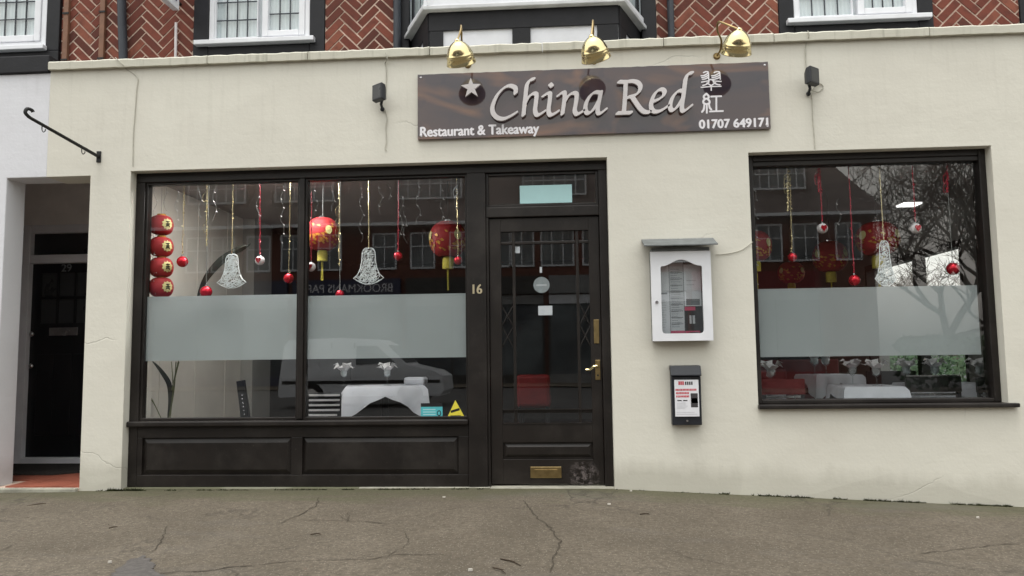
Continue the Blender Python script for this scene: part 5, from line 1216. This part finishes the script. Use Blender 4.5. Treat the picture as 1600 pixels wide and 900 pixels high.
def chair(cx, cy, turn, zt, w, mat, nsl, label, rim=True, gap0=.05):
    t = thing("dining_chair", (cx, cy, FL), label, "chair", "dining chairs"); t.rotation_euler = (0, 0, 0)
    m = Matrix.Rotation(turn, 3, 'Z'); O = Vector((cx, cy, 0)); hw = w/2
    def bx(name, x0, x1, y0, y1, z0, z1, mt, curve=0):
        mb = MB(); n = 8; vs = []
        for k in range(n+1):
            x = x0+(x1-x0)*k/n; b = curve*(1-(2*k/n-1)**2)
            vs += [O+m @ Vector((x, y0-b, z0)), O+m @ Vector((x, y1-b, z0)), O+m @ Vector((x, y1-b, z1)), O+m @ Vector((x, y0-b, z1))]
        mb.add(vs, [(k*4+j, k*4+(j+1) % 4, (k+1)*4+(j+1) % 4, (k+1)*4+j) for k in range(n) for j in range(4)]+[(3, 2, 1, 0), tuple(n*4+j for j in range(4))]); return mb.build(name, mt, t)
    seat_z = FL+.45; top = zt
    if nsl == 2:
        bx("backrest", -hw, hw, -.015, .015, top-.12, top, mat, .02)
        if rim: bx("back_rim", -hw*.99, hw*.99, -.010, .010, top+.0005, top+.010, "steel", .02)
        for k in range(2): bx("slat", -hw*.84, hw*.84, -.012, .012, top-.137-.036*k-.010, top-.137-.036*k+.008, "steel", .02)
        bot = top-.33
    else:
        bx("backrest", -hw, hw, .004, .016, top-.38, top, mat, .01)
        for k in range(nsl): bx("slat", -hw*.93, hw*.93*(1 if k < 4 else 1-.16*(k-3)), -.012, .003, top-.02-.042*k-.010, top-.02-.042*k+.006, "pipe_white", .01)
        bot = top-.38
    bx("seat", -hw, hw, .02, .42, seat_z-.03, seat_z+.02, mat)
    for x in (-hw+.02, hw-.02):
        bx("back_post", x-.015, x+.015, -.014, .014, FL, top-.1205 if nsl == 2 else top-.38, "chair_black"); bx("leg", x-.014, x+.014, .38, .41, FL, seat_z-.031, "chair_black")
    return t
# left window: table laid for two and a striped chair
zl = .69
tc = table(-1.66, 1.35, .70, .62, zl, R(14), "dining table under a white cloth in the left window"); cloth_tag(tc, "white pointed tablecloth on the table in the left window")
for px, py, lab in ((537, 600, "napkin-filled wine glass at the left on the table in the left window"), (605, 600, "napkin-filled wine glass at the right on the table in the left window")):
    p = at(px, py, 1.3); put_glass(p.x, 1.3, zl+.001, lab, 1.12)
c = at(507, 617, .75); chair(c.x, .75, R(0), c.z+.02, .285, "chair_black", 6, "black chair with white slatted back inside the left window")
tr_ = tag(MB().box(-1.50, -1.30, 1.42, 1.6, zl+.001, zl+.07).build("napkin_stack", "cloth_white", bevel=.02), "folded pile of white linen at the back of the left table", "linen")
# right window
zr = .675
tc = table(2.43, .70, .44, .50, zr, R(-4), "dining table under a white cloth right behind the right window", .16); cloth_tag(tc, "white tablecloth close behind the glass of the right window")
tc = table(2.98, 3.2, .52, .52, zr+.02, R(8), "second dining table deeper in, behind the right window", .20); cloth_tag(tc, "white tablecloth on the second table in the right window")
for px, py, Y, lab in ((1205, 602, .45, "napkin-filled glass at the far left of the right window"), (1273, 580, 3.1, "napkin-filled glass on the second table, left one"), (1291, 580, 3.2, "napkin-filled glass on the second table, right one"),
                       (1332, 585, .95, "napkin-filled glass at the back left of the near table"), (1370, 598, .62, "napkin-filled glass at the front of the near table"), (1416, 585, .9, "napkin-filled glass behind the black chair, left"),
                       (1461, 585, .9, "napkin-filled glass behind the black chair, right"), (1531, 585, .7, "napkin-filled glass at the right end of the right window")):
    p = at(px, py, Y); z_ = zr if py > 575 else zr
    put_glass(p.x, Y, zr+(.021 if Y > 3 else .001), lab, 1.12 if Y < 3 else 1.5)
for px, Y in ((1205, .5),):
    p = at(px, 600, Y); tc = table(p.x-.22, Y+.32, .6, .6, zr, 0, "dining table partly hidden at the left of the right window", .2); cloth_tag(tc, "white tablecloth at the left edge of the right window")
p = at(1470, 600, .95); tc = table(p.x+.05, 1.0, .62, .55, zr, 0, "dining table behind the black chair in the right window", .2); cloth_tag(tc, "white tablecloth behind the black chair in the right window")
c = at(1457, 588, .5); chair(c.x, .5, 0, c.z, .415, "chair_black", 2, "black dining chair with chrome bars in the right window")
c = at(1222, 592, .42); chair(c.x, .42, 0, c.z, .335, "maroon", 2, "maroon dining chair with chrome bars at the left of the right window", False)
c = at(1546, 589, .55); chair(c.x, .55, 0, c.z, .20, "chair_black", 2, "black dining chair at the right end of the right window", False)
c = at(1392, 583, 1.3); chair(c.x, 1.3, 0, c.z+.02, .42, "chair_black", 2, "black dining chair back between near table and heart napkins", False)
def bench(x0, x1, y0, y1, zt, label):
    t = thing("bench_seat", ((x0+x1)/2, (y0+y1)/2, FL), label, "bench", "maroon bench seats")
    MB().box(x0, x1, y0, y0+.12, FL, zt).build("backrest", "maroon", t, bevel=.02); MB().box(x0, x1, y0+.1205, y1, FL, FL+.45).build("seat", "maroon", t, bevel=.02)
bench(2.2, 3.3, 3.75, 4.3, .86, "maroon bench seat behind the second table in the right window")
bench(1.25, 2.0, 1.35, 1.9, .80, "maroon bench seat at the left behind the right window")
c = at(833, 612, 1.1); t = thing("red_armchair", (c.x, 1.25, FL), "bright red low armchair seen through the door glass", "armchair")
a, b = at(806, 586, 1.1), at(860, 636, 1.1)
MB().box(a.x, b.x, 1.1, 1.24, b.z, a.z).build("backrest", "armchair_red", t, bevel=.03); MB().box(a.x, b.x, 1.2405, 1.7, b.z-.02, b.z+.09).build("seat", "armchair_red", t, bevel=.03)
for x in (a.x+.03, b.x-.03):
    for y in (1.13, 1.66): MB().tube([(x, y, FL), (x, y, b.z if y < 1.2 else b.z-.02)], .014, 6).build("leg", "chair_black", t)
# dried palm leaves and a menu holder at the left
t = thing("potted_palm", (at(268, 655, .5).x, .5, .30), "dried palm leaves rising at the left of the left window", "plant")
MB().lathe([(.0001, 0), (.07, 0), (.09, .13), (.085, .13), (.0001, .11)], (at(268, 655, .5).x, .5, .30), 16).build("pot", "chair_black", t, smooth=True)
MB().box(at(268, 655, .5).x-.15, at(268, 655, .5).x+.15, .38, .66, FL, .2995).build("stand", "interior_dark", t)
def blade(pts, w, Y):
    P = catmull([at(x, y, Y) for x, y in pts], 6); mb = MB(); n = len(P); vs = []
    for i, p in enumerate(P):
        d = (P[min(i+1, n-1)]-P[max(i-1, 0)]).normalized(); s = Vector((-d.z, 0, d.x)); ww = w*math.sin(math.pi*min(1, (i+.6)/n))**.8
        vs += [p-s*ww, p+Vector((0, -.006, 0)), p+s*ww]
    mb.add(vs, [(3*i+k, 3*i+3+k, 3*i+4+k, 3*i+1+k) for i in range(n-1) for k in range(2)]); mb.build("leaf", "leaf_dark", t)
blade([(262, 655), (266, 625), (264, 600), (252, 580), (238, 564)], .022, .5)
blade([(308, 466), (322, 435), (345, 408), (372, 390), (385, 384)], .034, .5)
blade([(366, 398), (382, 388), (392, 380)], .010, .51)
for pts in ([(263, 655), (270, 610), (268, 565)], [(264, 655), (272, 610), (275, 565)], [(266, 655), (272, 600), (280, 565)], [(252, 654), (235, 620), (217, 600)], [(252, 654), (240, 630), (219, 602)], [(268, 610), (285, 540), (308, 466)]):
    MB().tube(catmull([at(x, y, .5) for x, y in pts], 6), .0035, 5).build("stem", "stem_green", t)
a = at(383, 655, .35); b = at(375, 595, .35); d = (b-a).normalized(); s = Vector((d.z, 0, -d.x))
mb = MB(); w_ = .035; q = [a-s*w_, a+s*w_, b+s*w_*.9, b-s*w_*.9]; mb.add([p+Vector((0, y, 0)) for y in (0, .03) for p in q], [(0, 1, 2, 3), (7, 6, 5, 4)]+[(k, k+4, (k+1) % 4+4, (k+1) % 4) for k in range(4)])
mh = tag(mb.build("menu_holder", "sticker_black"), "black slim menu holder leaning at the foot of the left window", "menu holder")
for k in range(6): 
    p = a.lerp(b, .12+.1*k)+Vector((0, -.002, 0)); MB().ball(p, .006, .006, 8, 6).build("stud", "steel", mh)
MB().box(-3.302, -.722, .165, .9, .40, .4545).build("display_shelf", "interior_dark", bld) if False else None

# ================================================================== across the street (seen mirrored in the panes)
OY = -28.0
opp = thing("parade_building", (0, OY, -.5), "brick shop parade across the street, mirrored in the window glass", "building")
MB().box(-46, 13.6, OY-8, OY, -.8, 6.95).build("wall", "brick_far", opp)
rf = MB(); rf.add([(-46.4, OY+.45, 6.95), (14.0, OY+.45, 6.95), (11.4, OY-3.2, 11.6), (-46.4, OY-3.2, 11.6), (-46.4, OY-8.4, 6.95), (14.0, OY-8.4, 6.95)], [(0, 1, 2, 3), (1, 5, 2), (5, 4, 3, 2), (0, 3, 4), (4, 5, 1, 0)]); rf.build("roof", "roof_far", opp)
MB().box(-46.5, 14.1, OY+.45, OY+.55, 6.82, 6.96).build("gutter", "upvc", opp)
def far_window(cx, z0, z1, w, y, n=2):
    f = MB(); 
    f.box(cx-w/2, cx-w/2+.07, y, y+.06, z0, z1); f.box(cx+w/2-.07, cx+w/2, y, y+.06, z0, z1); f.box(cx-w/2+.07, cx+w/2-.07, y, y+.06, z0, z0+.08); f.box(cx-w/2+.07, cx+w/2-.07, y, y+.06, z1-.07, z1)
    for k in range(1, n): x = cx-w/2+w*k/n; f.box(x-.025, x+.025, y, y+.05, z0+.08, z1-.07)
    f.box(cx-w/2+.07, cx+w/2-.07, y+.005, y+.052, z0+(z1-z0)*.62-.025, z0+(z1-z0)*.62+.025)
    o = f.build("window", "upvc", opp); MB().box(cx-w/2+.06, cx+w/2-.06, y+.001, y+.012, z0+.05, z1-.05).build("pane", "far_pane", o)
def far_pane():
    t = NT("far_pane"); t.done(t.bsdf(t.ramp(t.noise(t.pos(), .5, 2), [(.4, (.06, .07, .08)), (.6, (.14, .16, .17))]), .08, 0, .6))
far_pane()
for px in (305, 345, 401, 455, 513, 599, 659, 720, 780, 815, 871, 930, 1010, 1070, 1150, 1205, 1262, 1330):
    p = at(px, 400, 28); far_window(p.x, 4.88, 6.55, 1.12 if px != 871 else 1.5, OY, 3 if px == 871 else 2)
for px, w in ((469, 2.8), (668, 3.0), (866, 2.9), (330, 2.8), (1060, 2.8), (1222, 2.4)):
    p = at(px, 300, 28); MB().box(p.x-w/2-.12, p.x+w/2+.12, OY-3.0, OY-.35, 7.2, 9.45).build("dormer", "roof_far", opp); far_window(p.x, 8.15, 9.3, w, OY-.349, 6)
# shops: fascia, blinds, dark fronts
fx = -38.0
for k, (w, mt, txt) in enumerate(((6.4, "fascia_dark", None), (6.4, "fascia_grey", None), (6.4, "fascia_dark", None), (6.6, "fascia_navy", None), (5.2, "fascia_navy", "BROOKMANS PARK"), (6.4, "fascia_dark", None), (6.2, "fascia_grey", None), (5.8, "fascia_red", None))):
    s = MB().box(fx, fx+w-.25, OY+.0005, OY+.25, 3.65, 4.45).build("shop_fascia", mt, opp)
    if txt: text("shop_lettering", txt, fx+.3, 3.85, w-.9, .38, OY+.2505, "print_white", s, .01, 0, turn=True)
    MB().box(fx, fx+w-.25, OY+.0005, OY+.05, .1, 3.2).build("shop_glass", "far_pane", opp); MB().box(fx, fx+w-.25, OY+.0005, OY+.12, -.6, .0995).build("stall_riser", mt, opp)
    for q in range(4): MB().box(fx+(w-.25)*q/3-.05, fx+(w-.25)*q/3+.05, OY+.0505, OY+.10, .1, 3.2).build("shop_mullion", "fascia_dark", opp)
    MB().box(fx, fx+w-.25, OY+.0505, OY+.12, 3.2005, 3.60).build("shop_blind", "white_panel" if k in (2, 6) else "fascia_grey", opp); fx += w

# white van parked on the far side of the road
vx0, vx1 = -7.35, -3.05; vz = rz(-5.2); vy = -14.3
van = thing("parked_van", (-5.2, vy, vz), "white small van parked across the road, mirrored in the left window", "van")
prof = [(0, .32), (.02, .75), (.10, 1.62), (.22, 1.76), (1.6, 1.80), (2.55, 1.74), (2.78, 1.62), (3.35, 1.08), (4.05, .92), (4.26, .78), (4.30, .42), (4.2, .30), (3.9, .28)]
def arch(cx): return [(cx+.36*math.cos(a), .30+.36*math.sin(a)) for a in (0, .5, 1.0, 1.57, 2.1, 2.6, 3.14)]
poly = prof[:-1]+[(4.2, .28)]+[(x, max(.28, z)) for x, z in arch(3.42)]+[(x, max(.28, z)) for x, z in arch(.85)]+[(.05, .28)]
mb = MB(); ws = lambda z: .86 if z < 1.0 else .86-.16*(z-1.0)/.8
vs = []
for sgn in (-1, 1): vs += [(vx0+x, vy+sgn*ws(z), vz+z) for x, z in poly]
n = len(poly); t3 = geometry.tessellate_polygon([[Vector((x, z, 0)) for x, z in poly]])
mb.add(vs, [tuple(t_) for t_ in t3]+[tuple(i+n for i in t_)[::-1] for t_ in t3]+[(k, (k+1) % n, (k+1) % n+n, k+n) for k in range(n)]); mb.build("body", "van_white", van)
def vside(pts, name, mt, dy=.008):
    for sgn in (-1, 1):
        mb = MB(); mb.add([(vx0+x, vy+sgn*(ws(z)+dy), vz+z) for x, z in pts], [tuple(range(len(pts)))]); mb.build(name, mt, van)
vside([(2.02, 1.10), (2.02, 1.58), (2.55, 1.58), (3.05, 1.14)], "side_window", "far_pane"); vside([(1.35, .35), (1.37, .35), (1.37, 1.66), (1.35, 1.66)], "door_gap", "tyre"); vside([(1.95, .35), (1.97, .35), (1.97, 1.66), (1.95, 1.66)], "door_gap", "tyre"); vside([(.1, .62), (4.2, .62), (4.2, .70), (.1, .70)], "rubbing_strip", "tyre")
mb = MB(); mb.add([(vx0+x, vy+sg*w_, vz+z+.012) for x, z, sg, w_ in ((3.30, 1.12, -1, .74), (3.30, 1.12, 1, .74), (2.82, 1.59, 1, .68), (2.82, 1.59, -1, .68))], [(0, 1, 2, 3)]); mb.build("windscreen", "far_pane", van)
for sg in (-1, 1): MB().ball((vx0+4.13, vy+sg*.62, vz+.74), .11).build("headlight", "steel", van, smooth='all')
for cx in (.85, 3.42):
    for sg in (-1, 1):
        rot = Matrix.Rotation(R(90), 3, 'X'); wh = MB().lathe([(.20, -.09), (.29, -.10), (.315, -.06), (.315, .06), (.29, .10), (.20, .09)], (vx0+cx, vy+sg*.78, vz+.312), 24, rot).build("wheel", "tyre", van, smooth=True)
        MB().lathe([(.0001, .07), (.19, .05), (.205, .088), (.205, -.088), (.19, -.05), (.0001, -.07)], (vx0+cx, vy+sg*.78, vz+.312), 20, rot).build("hub_cap", "steel", wh, smooth=True)

# bare winter trees
def bare_tree(loc, h, seed, label, thick=.02, rmin=.009):
    r3 = random.Random(seed); t = thing("bare_tree", loc, label, "tree", "bare winter trees"); tr = MB(); cr = MB()
    def grow(p, d, L, r, lvl):
        n = 4; pts = [p]; q = p.copy(); dd = d.copy()
        for k in range(n):
            dd = (dd+Vector((r3.gauss(0, .16), r3.gauss(0, .16), r3.gauss(.05, .10)))).normalized(); q = q+dd*L/n; pts.append(q.copy())
        rs = [r*(1-.45*k/n) for k in range(n+1)]; (tr if lvl == 0 else cr).tube(pts, rs, 6 if lvl < 2 else 3, lvl < 1)
        if lvl >= 6: return
        for k in range(3 if lvl else 5):
            s = pts[r3.randint(2, n)] if k else pts[n]; ax = Vector((r3.gauss(0, 1), r3.gauss(0, 1), r3.gauss(0, .4))).normalized()
            nd = (dd*.75+ax*r3.uniform(.45, .85)).normalized(); grow(s, nd, L*r3.uniform(.62, .80), max(rmin, r*.55), lvl+1)
    grow(Vector(loc), Vector((0, 0, 1)), h*.26, h*thick, 0)
    tr.build("trunk", "bark", t); cr.build("crown", "bark", t)
bare_tree((17.5, -31, -.8), 18, 3, "bare tree beside the parade, mirrored top right in the right window", .013, .016)
bare_tree((21.5, -29, -.8), 17, 5, "second bare tree further right, mirrored in the right window", .013, .016)
bare_tree((12.0, 18.6, -.8), 7.5, 8, "bare tree seen through the restaurant's side window, right part", .011)
bare_tree((12.4, 23.6, -.8), 6.8, 9, "bare tree seen through the restaurant's side window, left part", .011)
bare_tree((15.2, -37, -.8), 19, 12, "bare tree behind the end of the parade, mirrored in the right window", .013, .016)
bare_tree((20.0, -36, -.8), 19, 14, "bare tree furthest back, mirrored in the right window", .013, .016)
mb = MB(); r4 = random.Random(6)
for k in range(9000):
    x, y, z = r4.uniform(13.5, 42), r4.uniform(-26.5, -25.2), -.8+abs(r4.betavariate(2, 1.2))*2.3
    d = Vector((r4.gauss(0, 1), r4.gauss(0, 1), r4.gauss(0, 1))).normalized()*.16; e = d.orthogonal().normalized()*.08; p = Vector((x, y, z)); mb.add([p-d, p+e, p+d, p-e], [(0, 1, 2, 3)])
tag(mb.build("hedge", "hedge_leaf", None), "dark hedge across the street below the trees mirrored in the right window", "hedge")
# hedge outside the side window
mb = MB(); r4 = random.Random(2)
for k in range(9000):
    x, y, z = r4.uniform(8.2, 9.6), r4.uniform(4, 26), -.8+abs(r4.betavariate(2, 1.3))*1.75
    if r4.random() < .25 and z > .5+.4*math.sin(y*1.7): continue
    d = Vector((r4.gauss(0, 1), r4.gauss(0, 1), r4.gauss(0, 1))).normalized()*.09; e = d.orthogonal().normalized()*.045; p = Vector((x, y, z)); mb.add([p-d, p+e, p+d, p-e], [(0, 1, 2, 3)])
tag(mb.build("hedge", "hedge_leaf", None), "dark green hedge outside the restaurant's side window", "hedge")
